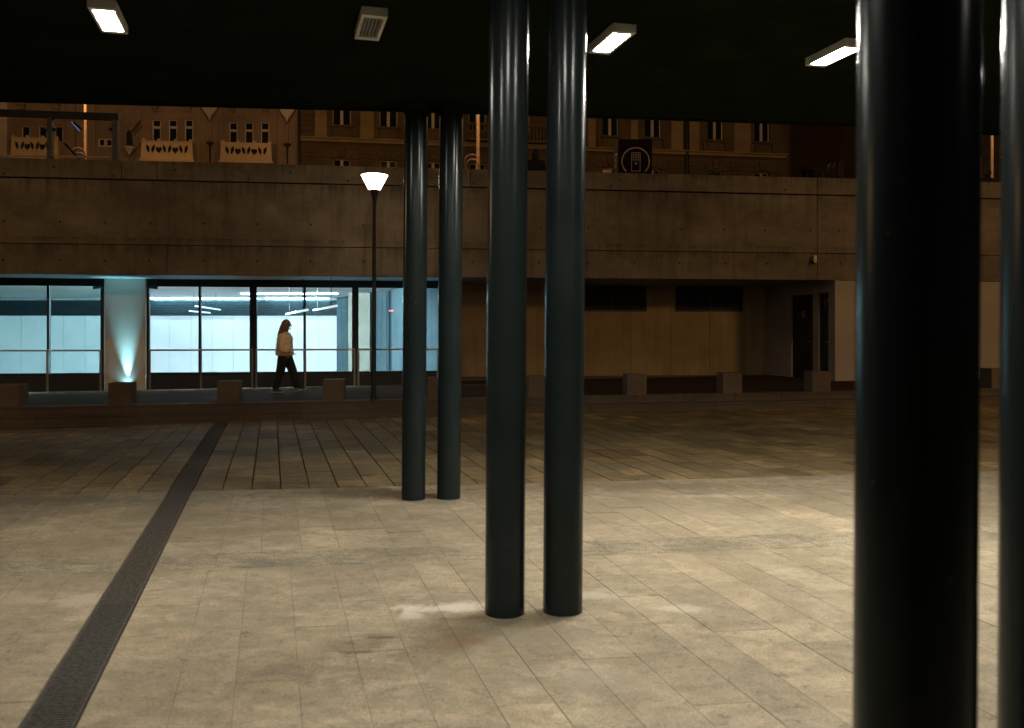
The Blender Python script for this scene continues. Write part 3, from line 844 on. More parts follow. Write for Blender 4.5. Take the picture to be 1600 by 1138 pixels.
# flush uplights added to tint the soffit, and the uplight of the pillar
for px, lab in ((95, 'small added floor uplight in front of the left window'), (300, 'small added floor uplight in front of the middle window'), (522, 'small added floor uplight behind the block left of the lamp post'), (640, 'small added floor uplight behind the far columns')):
    p = Vector(B.xf(B.u(px, 1.15), 1.15, 0)); p.z = zw(p.x)
    t = thing('added_uplight', lab, 'uplight', tuple(p), 0, 'flush uplights added in the walkway to tint the soffit')
    MB().lathe([(.075, -.01), (.075, .006), (.055, .008)], tuple(p), 20).build('rim', M['black'], t)
    d = bpy.data.lights.new('added_uplight_lamp', 'SPOT'); d.energy = 85; d.color = (.20, .62, .90); d.spot_size = math.radians(62); d.spot_blend = 1.0; d.shadow_soft_size = .03
    l = bpy.data.objects.new('lamp', d); link(l, t); l.location = (0, 0, .03); l.rotation_euler = (math.pi, 0, 0)
upx = B.u(196, V_WIN - .42)
upos = Vector(B.xf(upx, V_WIN - .15 - .095, zw(-9) + .0))
ut = thing('uplight', 'floor uplight at the foot of the pillar, behind a stone block', 'uplight', tuple(upos))
MB().lathe([(.075, .0), (.075, .07), (.06, .07), (.055, .045)], tuple(upos), 20).build('housing', M['black'], ut)
def up_lamp(energy, deg, blend, aim, z=.10):
    ud = bpy.data.lights.new('uplight_lamp', 'SPOT'); ud.energy = energy; ud.color = (0.25, 0.74, 1.0); ud.spot_size = math.radians(deg); ud.spot_blend = blend; ud.shadow_soft_size = .025
    ul = bpy.data.objects.new('lamp', ud); link(ul, ut); ul.location = (0, 0, z)
    ul.rotation_euler = (Vector(aim) - (upos + Vector((0, 0, z)))).to_track_quat('-Z', 'Y').to_euler()
uu = B.u(195, V_WIN - .15)
up_lamp(420, 36, 1.0, B.xf(uu, V_WIN - .15, 2.1))          # narrow beam up the pillar
up_lamp(13, 115, 1.0, B.xf(uu, V_WIN - .15, .75), .08)      # spill at the foot
up_lamp(480, 36, 1.0, B.xf(uu, V_WIN - .52, 2.9), .09)     # beam on to the soffit
# cameras on the window heads
for px, side, lab in ((153, -1, 'dark security camera at the right end of the left window head'), (240, 1, 'dark security camera at the left end of the middle window head')):
    u = B.u(px, V_WIN - .2); z = B.z(px, 449.5, V_WIN - .2)
    t = thing('security_camera', lab, 'camera', B.xf(u, V_WIN - .1, z), 0, 'security cameras on the window heads')
    m = MB(B.xf); m.tube([(u - side * .09, V_WIN - .2, z + .01), (u + side * .10, V_WIN - .26, z - .012)], [.035, .04], 10); m.build('body', M['black'], t)
    m = MB(B.xf); m.tube([(u, V_WIN - .05, z + .06), (u, V_WIN - .2, z + .05), (u, V_WIN - .21, z)], [.018, .018, .018], 8); m.build('bracket', M['dark_frame'], t)

# handrails in front of the glass
def handrail(pxs, label, double=()):
    vr = V_WIN - .32
    u0, u1 = B.u(pxs[0], vr), B.u(pxs[-1], vr)
    zc = 1.19
    x0 = B.xf(u0, vr, 0)[0]
    t = thing('handrail', label, 'handrail', B.xf(u0, vr, zw(x0)), 0, 'steel handrails in front of the windows')
    m = MB(B.xf); m.tube([(u0 - .02, vr, zc), (u1 + .02, vr, zc)], [.024, .024], 10); m.build('rail', M['steel'], t)
    for px in pxs:
        u = B.u(px, vr); zb = zw(B.xf(u, vr, 0)[0])
        m = MB(B.xf); m.box(u - .024, u + .024, vr - .012, vr + .012, zb - .01, zc - .01); m.build('post', M['steel'], t)
handrail((-90, -8, 74, 157), 'steel handrail in front of the greenish left window')
handrail((234, 314, 394), 'steel handrail in front of the window between pillar and woman')
handrail((400.5, 477, 554), 'steel handrail the woman is walking past')
handrail((560, 640, 684), 'steel handrail behind the lamp post and far columns')

# stone blocks along the walkway edge
blk = MB(); blk.box(-.21, .21, 0, .42, -.05, .43)
blk_me = blk.mesh('stone_block'); blk_me.materials.append(M['block'])
for px, lab in ((10, 'stone block on the walkway edge at the far left, cut by the picture edge'), (184, 'stone block in front of the uplit pillar'), (354, 'stone block in front of the middle window, left of the woman'),
                (520, 'stone block between the woman and the lamp post'), (684, 'stone block half hidden behind the far pair of columns'), (842, 'stone block hidden behind the middle pair of columns'),
                (996, 'stone block below the vent grille with white edges'), (1146, 'stone block in front of the right end of the panelled wall'), (1285, 'stone block in front of the black doors'),
                (1440, 'stone block hidden behind the nearest column'), (1566, 'stone block at the right edge before the plaster pier')):
    k = (px - HX) / FPX; Y = 18.5 / (1 - .1 * k); X = k * Y
    o = share(blk_me, 'stone_block', None, (X, Y + .06, zw(X)), math.atan(.1)); tag(o, lab, 'stone block', 'stone blocks along the walkway edge')
    bv = o.modifiers.new('bevel', 'BEVEL'); bv.width = .008; bv.segments = 2

# lamp post
lp = at(583.5, 625.5, zw(-2.83)); lp.z = zw(lp.x) - .01
post = thing('lamp_post', 'black lamp post with lit white cone shade before the windows', 'street lamp', tuple(lp))
LX = .02
MB().tube([lp, lp + Vector((LX * .3, 0, .9)), lp + Vector((LX, 0, 4.02))], [.055, .05, .036], 16).build('pole', M['post'], post)
MB().lathe([(.085, 0), (.085, .03), (.06, .05)], tuple(lp), 18).build('base_plate', M['post'], post)
hc = lp + Vector((LX, 0, 4.02))
zs0 = CAM_H + (HY - 297) * lp.y / FPX - hc.z; zs1 = CAM_H + (HY - 274.5) * lp.y / FPX - hc.z
MB().lathe([(.038, -.12), (.04, 0), (.06, zs0 - .09), (.115, zs0 - .002), (.02, zs0 - .001)], tuple(hc), 24).build('collar', M['post'], post)
MB().lathe([(.112, zs0), (.265, zs1), (.255, zs1 + .004)], tuple(hc), 32).build('lamp_shade', M['shade_lit'], post)
MB().lathe([(.272, zs1 + .005), (.272, zs1 + .012), (.20, zs1 + .03), (.03, zs1 + .035)], tuple(hc), 32).build('lid', M['kiosk'], post)

# ---------------------------------------------------------------- canopy: roof, columns, ceiling lights
Z_C = 3.99
roof = thing('canopy_roof', 'broad dark canopy roof overhead carried by paired columns', 'canopy', (0, 4, Z_C))
edge = [(-16, 7.9), (-5.06, 8.85), (-.93, 9.28), (3.83, 9.93), (5.65, 10.4), (16, 12.4)]
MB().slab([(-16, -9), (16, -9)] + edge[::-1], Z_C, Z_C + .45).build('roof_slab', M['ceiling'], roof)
rim = MB()
for (x0, y0), (x1, y1) in zip(edge, edge[1:]):
    rim.hexa([(x0, y0 + .002, Z_C - .02), (x1, y1 + .002, Z_C - .02), (x1, y1 + .05, Z_C - .02), (x0, y0 + .05, Z_C - .02)],
             [(x0, y0 + .002, Z_C + .5), (x1, y1 + .002, Z_C + .5), (x1, y1 + .05, Z_C + .5), (x0, y0 + .05, Z_C + .5)])
rim.build('roof_edge', M['ceiling'], roof)
LEAN = .0072
def column(x, y, label, group='paired steel canopy columns'):
    t = thing('column', label, 'column', (x, y, 0), 0, group)
    dx = LEAN * Z_C
    MB().tube([(x, y, .001), (x + dx / 2, y, Z_C / 2), (x + dx, y, Z_C - .001)], [.12, .12, .12], 64).build('shaft', M['column'], t)
    MB().lathe([(.129, .0015), (.126, .005), (.121, .006)], (x, y, 0), 32).build('base_ring', M['mortar'], t)
    MB().lathe([(.121, Z_C - .10), (.135, Z_C - .05), (.165, Z_C - .022), (.165, Z_C - .003)], (x + dx, y, 0), 40).build('capital', M['ceiling'], t)
def colpos(px, py): p = at(px, py, 0); return p.x, p.y + .0
for px, py, lab in ((788.5, 959, 'left column of the middle pair'), (879, 956, 'right column of the middle pair'), (646, 780.5, 'left column of the farthest pair, behind the lamp post'), (701, 779, 'right column of the farthest pair')):
    x, y = colpos(px, py)
    column(x, y, 'dark teal round steel ' + lab)
column(0.838, 1.885, 'thick black column, nearest of all, with streaked gloss')
column(1.207, 1.99, 'dark teal column cut off by the right picture edge')

AX = math.atan2(-.2679, 1)
def ceiling_light(px, py, lit, label, pos=None, mat=None):
    if pos is None:
        Y = (Z_C - .09 - CAM_H) * FPX / (HY - py); pos = ((px - HX) / FPX * Y, Y)
    t = thing('ceiling_light', label, 'ceiling light', (pos[0], pos[1], Z_C), 0, 'box lights under the canopy')
    c, s = math.cos(-AX), math.sin(-AX)
    def xf(u, v, z): return (pos[0] + u * c - v * s, pos[1] + u * s + v * c, z)
    w, l, h = .092, .275, .066
    body = MB(xf); zt, zb = Z_C - .002, Z_C - h
    f = .025
    body.box(-w, w, -l, -l + .055, zb, zt); body.box(-w, w, l - .055, l, zb, zt)
    body.box(-w, -w + f, -l + .055, l - .055, zb, zt); body.box(w - f, w, -l + .055, l - .055, zb, zt)
    body.box(-w + f, w - f, -l + .055, l - .055, zt - .02, zt)
    body.build('housing', M['fix_body'], t, bevel=.004)
    d = MB(xf)
    if lit:
        d.box(-w + f + .001, w - f - .001, -l + .057, l - .057, zb + .006, zb + .012)
        d.build('diffuser', mat or M['fix_lit'], t)
    else:
        d.box(-w + f + .001, w - f - .001, -l + .057, l - .057, zb + .05, zb + .055); d.build('reflector', M['fix_off'], t)
        b = MB(xf)
        for q in (-.055, -.03, -.005, .02, .045):
            b.box(q, q + .008, -l + .058, l - .058, zb + .01, zb + .049)
        b.build('louvre', M['fix_bar'], t)
    return Vector((pos[0], pos[1]))
r1 = [ceiling_light(169.5, 39, True, 'lit box light at the left end of the canopy row'),
      ceiling_light(579, 50, False, 'unlit box light, dark among the lit ones'),
      ceiling_light(955, 73, True, 'lit box light just right of the middle pair of columns'),
      ceiling_light(1304, 94, True, 'lit box light beside the nearest column', None, M['fix_strong'])]
off = Vector((.916, -3.465))
for i, (q, lit) in enumerate(zip(r1, (True, True, True, False))):
    ceiling_light(0, 0, lit, 'box light in the canopy row above the camera, ' + ('first', 'second', 'third', 'fourth, unlit')[i] + ' from the left', tuple(q + off))
ceiling_light(0, 0, True, 'dim box light under the canopy behind the camera at the right', tuple(r1[3] + off * 2 + Vector((.35, 0))), M['fix_weak'])
for dx, lab in ((1, 'lit box light further right in the canopy row, out past the last column'),):
    q = r1[3] + (r1[3] - r1[2]); ceiling_light(0, 0, True, lab, tuple(q))

# ---------------------------------------------------------------- upper street
tag(MB(B.xf).box(-60, 60, .345, 60, 4.70, 4.75).build('street', M['street']), 'dark street above the concrete wall', kind='structure')

# glazed kiosk at the left
KF = 24.0
kx = lambda px: (px - HX) / FPX * KF
kz = lambda py: CAM_H + (HY - py) * KF / FPX
kio = thing('glass_kiosk', 'steel framed glass kiosk standing behind the wall at the left', 'kiosk', (kx(90), KF, 4.75))
def kbar(name, mat, p0, p1, w, d, parent=kio):
    m = MB()
    (x0, y0, z0), (x1, y1, z1) = p0, p1
    if abs(z1 - z0) > abs(x1 - x0):
        m.box(x0 - w / 2, x0 + w / 2, y0 - d / 2, y0 + d / 2, z0, z1)
    else:
        m.hexa([(x0, y0 - d / 2, z0 - w / 2), (x1, y1 - d / 2, z1 - w / 2), (x1, y1 + d / 2, z1 - w / 2), (x0, y0 + d / 2, z0 - w / 2)],
               [(x0, y0 - d / 2, z0 + w / 2), (x1, y1 - d / 2, z1 + w / 2), (x1, y1 + d / 2, z1 + w / 2), (x0, y0 + d / 2, z0 + w / 2)])
    return m.build(name, mat, parent)
kbar('beam', M['kiosk_dark'], (kx(-120), KF, kz(172.5)), (kx(187), KF, kz(183.5)), .165, .2)
kbar('post', M['kiosk'], (kx(79.5), KF - .02, 4.75), (kx(79.5), KF - .02, kz(181)), .125, .14)
kbar('post', M['kiosk'], (kx(181.5), KF - .02, 4.75), (kx(181.5), KF - .02, kz(186)), .145, .14)
kbar('post', M['kiosk'], (kx(-22), KF - .02, 4.75), (kx(-22), KF - .02, kz(178)), .125, .14)
kbar('bottom_rail', M['house_trim'], (kx(-120), KF + .02, kz(241.5)), (kx(170), KF + .02, kz(246)), .05, .05)
for a, b in ((-20, 75), (84, 176)):
    m = MB(); m.box(kx(a), kx(b), KF, KF + .01, 4.8, kz(186)); m.f = [m.f[2]]; m.smooth = [False]; m.build('glass_pane', M['glass_kiosk'], kio)
for px in (72, 87, 175):
    MB().tube([(kx(px), KF - .1, kz(203)), (kx(px), KF + .02, kz(203))], [.04, .04], 10).build('clamp', M['black'], kio)
MB().tube([(kx(100.5), KF + .4, kz(185.5)), (kx(107.5), KF + .6, kz(197))], [.012, .012], 8).build('blue_tube', M['kiosk_blue'], kio)
MB().tube([(kx(103.5), KF + .42, kz(185.5)), (kx(110), KF + .62, kz(194))], [.045, .03], 8).build('tube_holder', M['kiosk_dark'], kio)
MB().tube([(kx(86), KF + .5, kz(218)), (kx(106), KF + .7, kz(243))], [.03, .03], 8).build('stair_rail', M['black'], kio)

# sign box
SF = 25.0
sx = lambda px: (px - HX) / FPX * SF
sz = lambda py: CAM_H + (HY - py) * SF / FPX
sg = thing('sign_box', 'dark purple cube sign with round emblem of a doorway', 'sign', (sx(992), SF, 4.75))
m = MB(); m.box(sx(966), sx(1019), SF, SF + 1.2, sz(273), sz(217.5)); m.build('box', M['sign'], sg, bevel=.01)
m = MB(); m.box(sx(985), sx(1000), SF + .4, SF + .7, 4.75, sz(273) + .01); m.build('stand', M['black'], sg)
cx, cz, R, r = sx(993.2), sz(252.5), .40, .365
m = MB()
pts_o, pts_i = [], []
for k in range(49):
    a = math.radians(-46 + 272 * k / 48)
    pts_o.append((cx + R * math.cos(a), cz + R * math.sin(a))); pts_i.append((cx + r * math.cos(a), cz + r * math.sin(a)))
for k in range(48):
    m.prism([pts_o[k], pts_o[k + 1], pts_i[k + 1], pts_i[k]], SF - .006, SF - .001)
m.build('ring', M['sign_mark'], sg)
m = MB()
x0, x1, z0, z1 = sx(986.4), sx(1000.6), sz(268), sz(238.5); t_ = .016
m.box(x0, x0 + t_, SF - .006, SF - .001, z0, z1); m.box(x1 - t_, x1, SF - .006, SF - .001, z0, z1)
m.box(x0 + t_, x1 - t_, SF - .006, SF - .001, z0, z0 + t_); m.box(x0 + t_, x1 - t_, SF - .006, SF - .001, z1 - t_, z1)
for i in range(3):
    for j in range(3):
        qx, qz = sx(989.7 + 3.8 * i), sz(242.2 + 3.9 * j)
        m.box(qx - .02, qx + .02, SF - .006, SF - .001, qz - .02, qz + .02)
m.prism([(sx(990.7), sz(256.8)), (sx(996.3), sz(256.8)), (sx(993.5), sz(253))], SF - .006, SF - .001)
m.build('doorway_emblem', M['sign_mark'], sg)
xl = sx(966)
m = MB()
for (ya, za, yb, zb) in ((.25, sz(239), .6, sz(234.5)), (.6, sz(234.5), .95, sz(236))):
    m.hexa([(xl - .006, SF + ya, za - .03), (xl - .001, SF + ya, za - .03), (xl - .001, SF + yb, zb - .03), (xl - .006, SF + yb, zb - .03)],
           [(xl - .006, SF + ya, za + .03), (xl - .001, SF + ya, za + .03), (xl - .001, SF + yb, zb + .03), (xl - .006, SF + yb, zb + .03)])
for k in range(6):
    zc_ = sz(242 + 3.0 * k)
    m.box(xl - .006, xl - .001, SF + .35 + .1 * (k % 2), SF + .85 - .12 * (k % 3), zc_ - .014, zc_ + .014)
m.build('side_print', M['sign_text'], sg)
m = MB(); m.box(sx(944), sx(958), SF + .3, SF + .34, sz(267.5), sz(262.5)); ob = m.build('board', M['orange_board'], None, (sx(951), SF + .3, sz(267.5)))
tag(ob, 'small orange board left of the purple sign box', 'board')
MB().box(sx(950), sx(952), SF + .305, SF + .335, 4.75, sz(267.5)).build('board_post', M['black'], ob)

# tall street poles with sodium lamps
def pole(px, w, Y, label, glow):
    x = (px - HX) / FPX * Y
    t = thing('street_lamp', label, 'street lamp', (x, Y, 4.75), 0, 'tall orange lit street lamps above the wall')
    r = w * Y / FPX / 2
    MB().tube([(x, Y, 4.75), (x, Y, 9), (x, Y, 14.2)], [r * 1.05, r, r * .8], 14).build('pole', M['pole'], t)
    MB().tube([(x, Y, 13.9), (x, Y - .6, 14.5), (x, Y - 1.9, 14.6)], [.05, .045, .04], 10).build('arm', M['pole'], t)
    MB().lathe([(.06, .16), (.22, .10), (.26, .02), (.24, 0)], (x, Y - 2.0, 14.5), 20).build('lamp_head', M['black'], t)
    MB().lathe([(.05, -.05), (.17, -.01), (.2, .012)], (x, Y - 2.0, 14.48), 20).build('bulb', M['sodium'], t)
    for zc_ in (7.2,): MB().lathe([(r * 1.25, 0), (r * 1.25, .10)], (x, Y, zc_), 14).build('clamp', M['steel'], t)
    ld = bpy.data.lights.new('sodium_lamp', 'POINT'); ld.energy = glow; ld.color = (1.0, .56, .23); ld.shadow_soft_size = .15
    lo = bpy.data.objects.new('lamp', ld); link(lo, t); lo.location = (0, -2.0, 14.3 - 4.75)
pole(133.5, 5.0, 40, 'orange lit street pole behind the glass kiosk at the left', 2300)
pole(747, 5.6, 38, 'orange lit street pole between the far and middle columns', 2000)
pole(1550, 4.6, 42, 'orange lit street pole at the far right between the near columns', 1600)
# bicycle hoops beside two poles
for px, Y, lab in ((121, 37.5, 'curved pale hoops left of the pole behind the kiosk'), (738, 36, 'curved pale hoops beside the middle street pole')):
    x = (px - HX) / FPX * Y
    t = thing('hoop_rack', lab, 'rack', (x, Y, 4.75))
    ztop = CAM_H + (HY - (231.5 if px < 200 else 242)) * Y / FPX
    for k, (r0, dz) in enumerate(((.30, 0), (.24, -.16))):
        pts = [(x - r0, Y + .1 * k, 4.75)] + [(x - r0 * math.cos(math.pi * i / 10), Y + .1 * k, ztop + dz - .22 + .22 * math.sin(math.pi * i / 10)) for i in range(11)] + [(x + r0, Y + .1 * k, 4.75)]
        MB().tube(pts, [.022] * len(pts), 8).build('hoop', M['pole'], t)

# ---------------------------------------------------------------- left house
F = Frame(62.9, .13)
hs = thing('rendered_house', 'old rendered house front with three carved pale balconies', 'building', F.xf(F.u(230), 0, 4.75))
fu, fz = F.u, F.z
S = 60.0 / FPX
def rect(u0, u1, z0, z1): return [(u0, z0), (u1, z0), (u1, z1), (u0, z1)]
groups = [((40, 66.5, 91.5), 196.5, None, 63, (25, 102), 222), ((244.5, 270, 295), 186.5, 198.5, 266, (225, 308.5), 227), ((364.5, 389, 414), 190.5, 203.5, 388, (347, 429.5), 229.5)]
holes, wins = [], []
for pxs, ytop, ytr, pc_, bal, ybt in groups:
    for p in pxs:
        u0, u1 = fu(p - 7), fu(p + 7); z1 = fz(p, ytop); z0 = z1 - 2.9
        holes.append(rect(u0, u1, z0, z1)); wins.append((u0, u1, z0, z1, None if ytr is None else fz(p, ytr)))
us0, us1 = fu(153), fu(176); zs_0, zs_1 = fz(164, 229.5), fz(164, 216)
holes.append(rect(us0, us1, zs_0, zs_1))
for k in range(3):     # ground floor openings, hidden below the wall from here
    uc = fu(70 + 155 * k); holes.append(rect(uc - 1.2, uc + 1.2, 5.3, 8.6)); wins.append((uc - 1.2, uc + 1.2, 5.3, 8.6, 7.7))
U0, U1 = fu(-420), fu(466)
plate('wall', rect(U0, U1, 4.7, 21.5), holes, .35, M['house_wall'], hs, F.xf)
m = MB(F.xf); m.box(U0, U1, .7, .9, 4.7, 21.4); m.build('inner_wall', M['hole'], hs)
def house_window(parent, xf, u0, u1, z0, z1, ztr, mat, b=.085, mull=False, v0=.10):
    m = MB(xf)
    m.box(u0, u0 + b, v0, v0 + .1, z0, z1); m.box(u1 - b, u1, v0, v0 + .1, z0, z1)
    m.box(u0 + b, u1 - b, v0, v0 + .1, z1 - b, z1); m.box(u0 + b, u1 - b, v0, v0 + .1, z0, z0 + b)
    if ztr: m.box(u0 + b, u1 - b, v0 - .02, v0 + .1, ztr - .1, ztr + .06)
    w = m.build('window', mat, parent, xf((u0 + u1) / 2, v0, z0))
    if mull:
        uc = (u0 + u1) / 2; q = MB(xf); q.box(uc - .10, uc + .10, v0 - .03, v0 + .1, z0 + b, z1 - b); q.build('mullion', M['win_frame'] if mat is not M['house_dark'] else mat, w)
    p = MB(xf); p.box(u0 + b * .5, u1 - b * .5, v0 + .05, v0 + .06, z0 + b * .5, z1 - b * .5); p.build('pane', M['pane'], w)
    return w
for w in wins: house_window(hs, F.xf, *w, M['win_frame'])
house_window(hs, F.xf, us0, us1, zs_0, zs_1, None, M['win_white'], .10, True)
# balconies with pierced fronts
for pxs, ytop, ytr, pc_, (b0, b1), ybt in groups:
    uc = fu((b0 + b1) / 2); zt = fz(pc_, ybt); hw = (fu(b1) - fu(b0)) / 2 - .12; H = 1.12
    cut = []
    W = hw * .86
    for q in (-.76, 0, .76):                       # leaf pairs
        for sg_ in (-1, 1):
            o = uc + q * W + sg_ * .125
            cut.append([(o + sg_ * .14, zt - .16), (o + sg_ * .16, zt - .45), (o + sg_ * .01, zt - .74), (o - sg_ * .08, zt - .60), (o - sg_ * .05, zt - .34)])
    for q in (-.38, .38):                          # hearts
        o = uc + q * W
        cut.append([(o, zt - .76), (o + .20, zt - .54), (o + .18, zt - .36), (o + .07, zt - .32), (o, zt - .40), (o - .07, zt - .32), (o - .18, zt - .36), (o - .20, zt - .54)])
    fx = lambda u, v, z: F.xf(u, v - 1.0, z)
    balc = plate('balcony', [(uc - hw - .06, zt - H), (uc + hw + .06, zt - H), (uc + hw, zt), (uc - hw, zt)], cut, .14, M['balcony'], hs, fx)
    m = MB(F.xf); m.box(uc - hw - .14, uc + hw + .14, -1.05, 0, zt - H - .16, zt - H - .002); m.build('slab', M['balcony'], balc)
    m = MB(F.xf); m.box(uc - hw - .06, uc + hw + .06, -1.03, -.84, zt + .002, zt + .07); m.build('rail', M['balcony'], balc)
    for sg_ in (-1, 1):
        m = MB(F.xf); a = uc + sg_ * (hw - .06); m.box(a - .06, a + .06, -.855, -.002, zt - H + .002, zt); m.build('side_wall', M['balcony'], balc)
    for q in (-.93, -.33, .33, .93):
        m = MB(); p = F.xf(uc + q * hw, -.93, zt + .07); m.lathe([(.11, 0), (.14, .06), (.10, .13), (.02, .17)], p, 10); m.build('finial', M['house_trim'], balc)
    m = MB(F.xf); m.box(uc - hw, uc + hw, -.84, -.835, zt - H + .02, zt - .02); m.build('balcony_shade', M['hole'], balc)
# shield ornaments, consoles, pilaster strips
for px, yt in ((328.5, 160), (449, 163)):
    u, z = fu(px), fz(px, yt)
    m = MB(F.xf); m.prism([(u - .58, z + .5), (u - .58, z - .25), (u - .40, z - .62), (u - .12, z - 1.0), (u, z - 1.32), (u + .12, z - 1.0), (u + .40, z - .62), (u + .58, z - .25), (u + .58, z + .5)], -.32, -.002)
    m.build('shield_ornament', M['house_trim'], hs, F.xf(u, -.3, z), bevel=.03)
    m = MB(F.xf); m.prism([(u, z - 1.30), (u + .09, z - 1.5), (u + .05, z - 2.6), (u, z - 2.75), (u - .05, z - 2.6), (u - .09, z - 1.5)], -.12, -.002); m.build('pendant_drop', M['house_wall'], hs)
    m = MB(F.xf); m.prism([(u - .28, z - 2.72), (u, z - 2.62), (u + .28, z - 2.72), (u + .05, z - 2.95), (u + .03, z - 4.2), (u - .03, z - 4.2), (u - .05, z - 2.95)], -.1, -.002); m.build('cross_ornament', M['hole'], hs)
    for o in (-.72, .72):
        m = MB(F.xf); m.box(u + o - .06, u + o + .06, -.1, -.002, 9.0, 18.0); m.build('pilaster_strip', M['house_wall'], hs)
for px in (35.5, 89, 243, 295, 363, 415):
    u, z = fu(px), fz(px, 155)
    m = MB(F.xf); m.box(u - .26, u + .26, -.5, -.002, z - .22, z + .5); m.box(u - .22, u + .22, -.36, -.003, z - .45, z - .225); m.box(u - .17, u + .17, -.25, -.004, z - .68, z - .455); m.box(u - .12, u + .12, -.15, -.005, z - .85, z - .685)
    m.build('console', M['house_wall'], hs, F.xf(u, -.2, z))
m = MB(F.xf); m.box(U0, U1, -.5, -.003, 20.6, 21.3); m.build('cornice', M['house_trim'], hs)
for pa_, pb_ in ((105, 118), (-20, 12), (120, 150)):
    m = MB(F.xf); m.box(fu(pa_), fu(pb_), -.12, -.003, 8.5, 18.5); m.build('pilaster', M['house_trim'] if pa_ < 0 else M['house_wall'], hs)
# wall lantern bracket and flag staff
u, z = fu(205.5), fz(205.5, 233)
m = MB(); p = F.xf(u, -.55, z); m.lathe([(.05, -.5), (.30, -.12), (.40, -.02), (.40, .02)], p, 16); m.build('oriel_foot', M['house_trim'], hs)
m = MB(); m.lathe([(.15, 0), (.17, .9), (.05, 1.1)], (p[0], p[1], p[2] + .02), 12); m.build('lantern', M['hole'], hs)
m = MB(F.xf); m.tube([(fu(211), -.05, fz(211, 211)), (fu(229), -2.2, fz(229, 187))], [.05, .035], 8); m.build('flag_staff', M['house_trim'], hs)
m = MB(F.xf); m.prism([(fu(213), fz(213, 211)), (fu(227), fz(227, 194)), (fu(227), fz(227, 199)), (fu(213), fz(213, 215))], -1.2, -1.16); m.build('furled_flag', M['house_dark'], hs)
m = MB(F.xf); m.tube([(fu(467.5), -.12, 4.75), (fu(467.5), -.12, 21)], [.10, .10], 12); m.build('drainpipe', M['black'], hs)

# ---------------------------------------------------------------- stone house
G = Frame(63.6, .18)
st = thing('sandstone_house', 'sandstone corner house front with cornice and arched lower windows', 'building', G.xf(0, 0, 4.75))
gu, gzp = G.u, G.z
V0, V1 = gu(470), gu(1222)
wpx = [534, 607, 677, 746, 815, 884, 954, 1020.5, 1118, 1191]
Zsill, Zc0, Zc1, Zar = 15.70, 14.50, 14.80, 13.38
holes, up_w, lo_w = [], [], []
for p in wpx:
    uc = gu(p)
    up_w.append((uc - .62, uc + .62, Zsill, 18.9)); lo_w.append((uc - .56, uc + .56, 9.6, Zar))
    holes += [rect(uc - .62, uc + .62, Zsill, 18.9), rect(uc - .56, uc + .56, 9.6, Zar)]
plate('wall', rect(V0, V1, 4.7, 22.5), holes, .45, M['house_stone'], st, G.xf)
m = MB(G.xf); m.box(V0, V1, .8, .95, 4.7, 22.4); m.build('inner_wall', M['hole'], st)
m = MB(G.xf); m.box(V0, V1 + .25, -.22, -.002, Zc0, Zc1 - .08); m.box(V0, V1 + .35, -.34, -.003, Zc1 - .079, Zc1); m.build('string_course', M['house_pier'], st)
m = MB(G.xf); m.box(V0, V1 + .4, -.7, -.002, 21.6, 22.4); m.build('cornice', M['house_pier'], st)
for p, w in zip(wpx, up_w):
    white = p in (1020.5, 1118)
    house_window(st, G.xf, *w, None, M['win_white'] if white else M['win_brown'], .07, True, .22)
    uc = gu(p)
    if p in (746, 815, 846):
        continue
    m = MB(G.xf); m.box(uc - .78, uc + .78, -.16, -.002, Zsill - .14, Zsill); m.build('sill', M['house_stone'], st)
    m = MB(G.xf); m.box(uc - .6, uc + .6, -.06, -.002, Zc1 + .05, Zsill - .145); m.build('apron_panel', M['house_stone'], st)
    for sg_ in (-1, 1):
        m = MB(G.xf); m.box(uc + sg_ * .86 - .13, uc + sg_ * .86 + .13, -.2, -.002, Zc1 + .1, Zsill - .25); m.build('console', M['house_stone'], st)
for p, w in zip(wpx, lo_w):
    house_window(st, G.xf, *w, None, M['win_brown'], .06, True, .22)
    uc = gu(p)
    for k in range(5):
        a0, a1 = math.radians(146 - 22.4 * k - 1), math.radians(146 - 22.4 * (k + 1) + 1)
        c0 = Zar - .75
        def pr(a, r): return (uc + r * math.cos(a), c0 + r * math.sin(a))
        ro = 1.62 if k == 2 else 1.5
        def clip(pt): return (pt[0], max(pt[1], Zar + .01))
        m = MB(G.xf); m.prism([pr(a0, ro), pr(a1, ro), clip(pr(a1, .93)), clip(pr(a0, .93))], -.11 if k == 2 else -.075, -.002)
        m.build('voussoir', M['house_stone'], st, G.xf(uc, 0, c0))
# piers and rusticated courses
for pa_, pb_ in ((492, 511), (563, 584), (636, 655), (706, 724), (918, 930), (985, 996), (1048, 1066), (1076, 1092), (1146, 1172)):
    m = MB(G.xf); m.box(gu(pa_), gu(pb_), -.14, -.002, Zc1 + .01, 21.5); m.build('pier', M['house_pier'], st)
cs = MB(G.xf)
edges_ = [V0] + sum([[gu(p) - 1.15, gu(p) + 1.15] for p in wpx], []) + [V1]
for a, b in zip(edges_[::2], edges_[1::2]):
    if b - a < .15: continue
    zc_ = 9.7
    while zc_ < 14.1:
        cut_ = random.uniform(.3, .7) * (b - a) + a
        cs.box(a, cut_ - .02, -.06, -.003, zc_, zc_ + .235); cs.box(cut_ + .02, b, -.06, -.003, zc_, zc_ + .235); zc_ += .27
zc_ = Zc1 + .05
while zc_ < 21:
    cs.box(V0, gu(490), -.10, -.003, zc_, zc_ + .32); zc_ += .36
tag(cs.build('stone_course', M['house_stone'], st), kind='stuff')
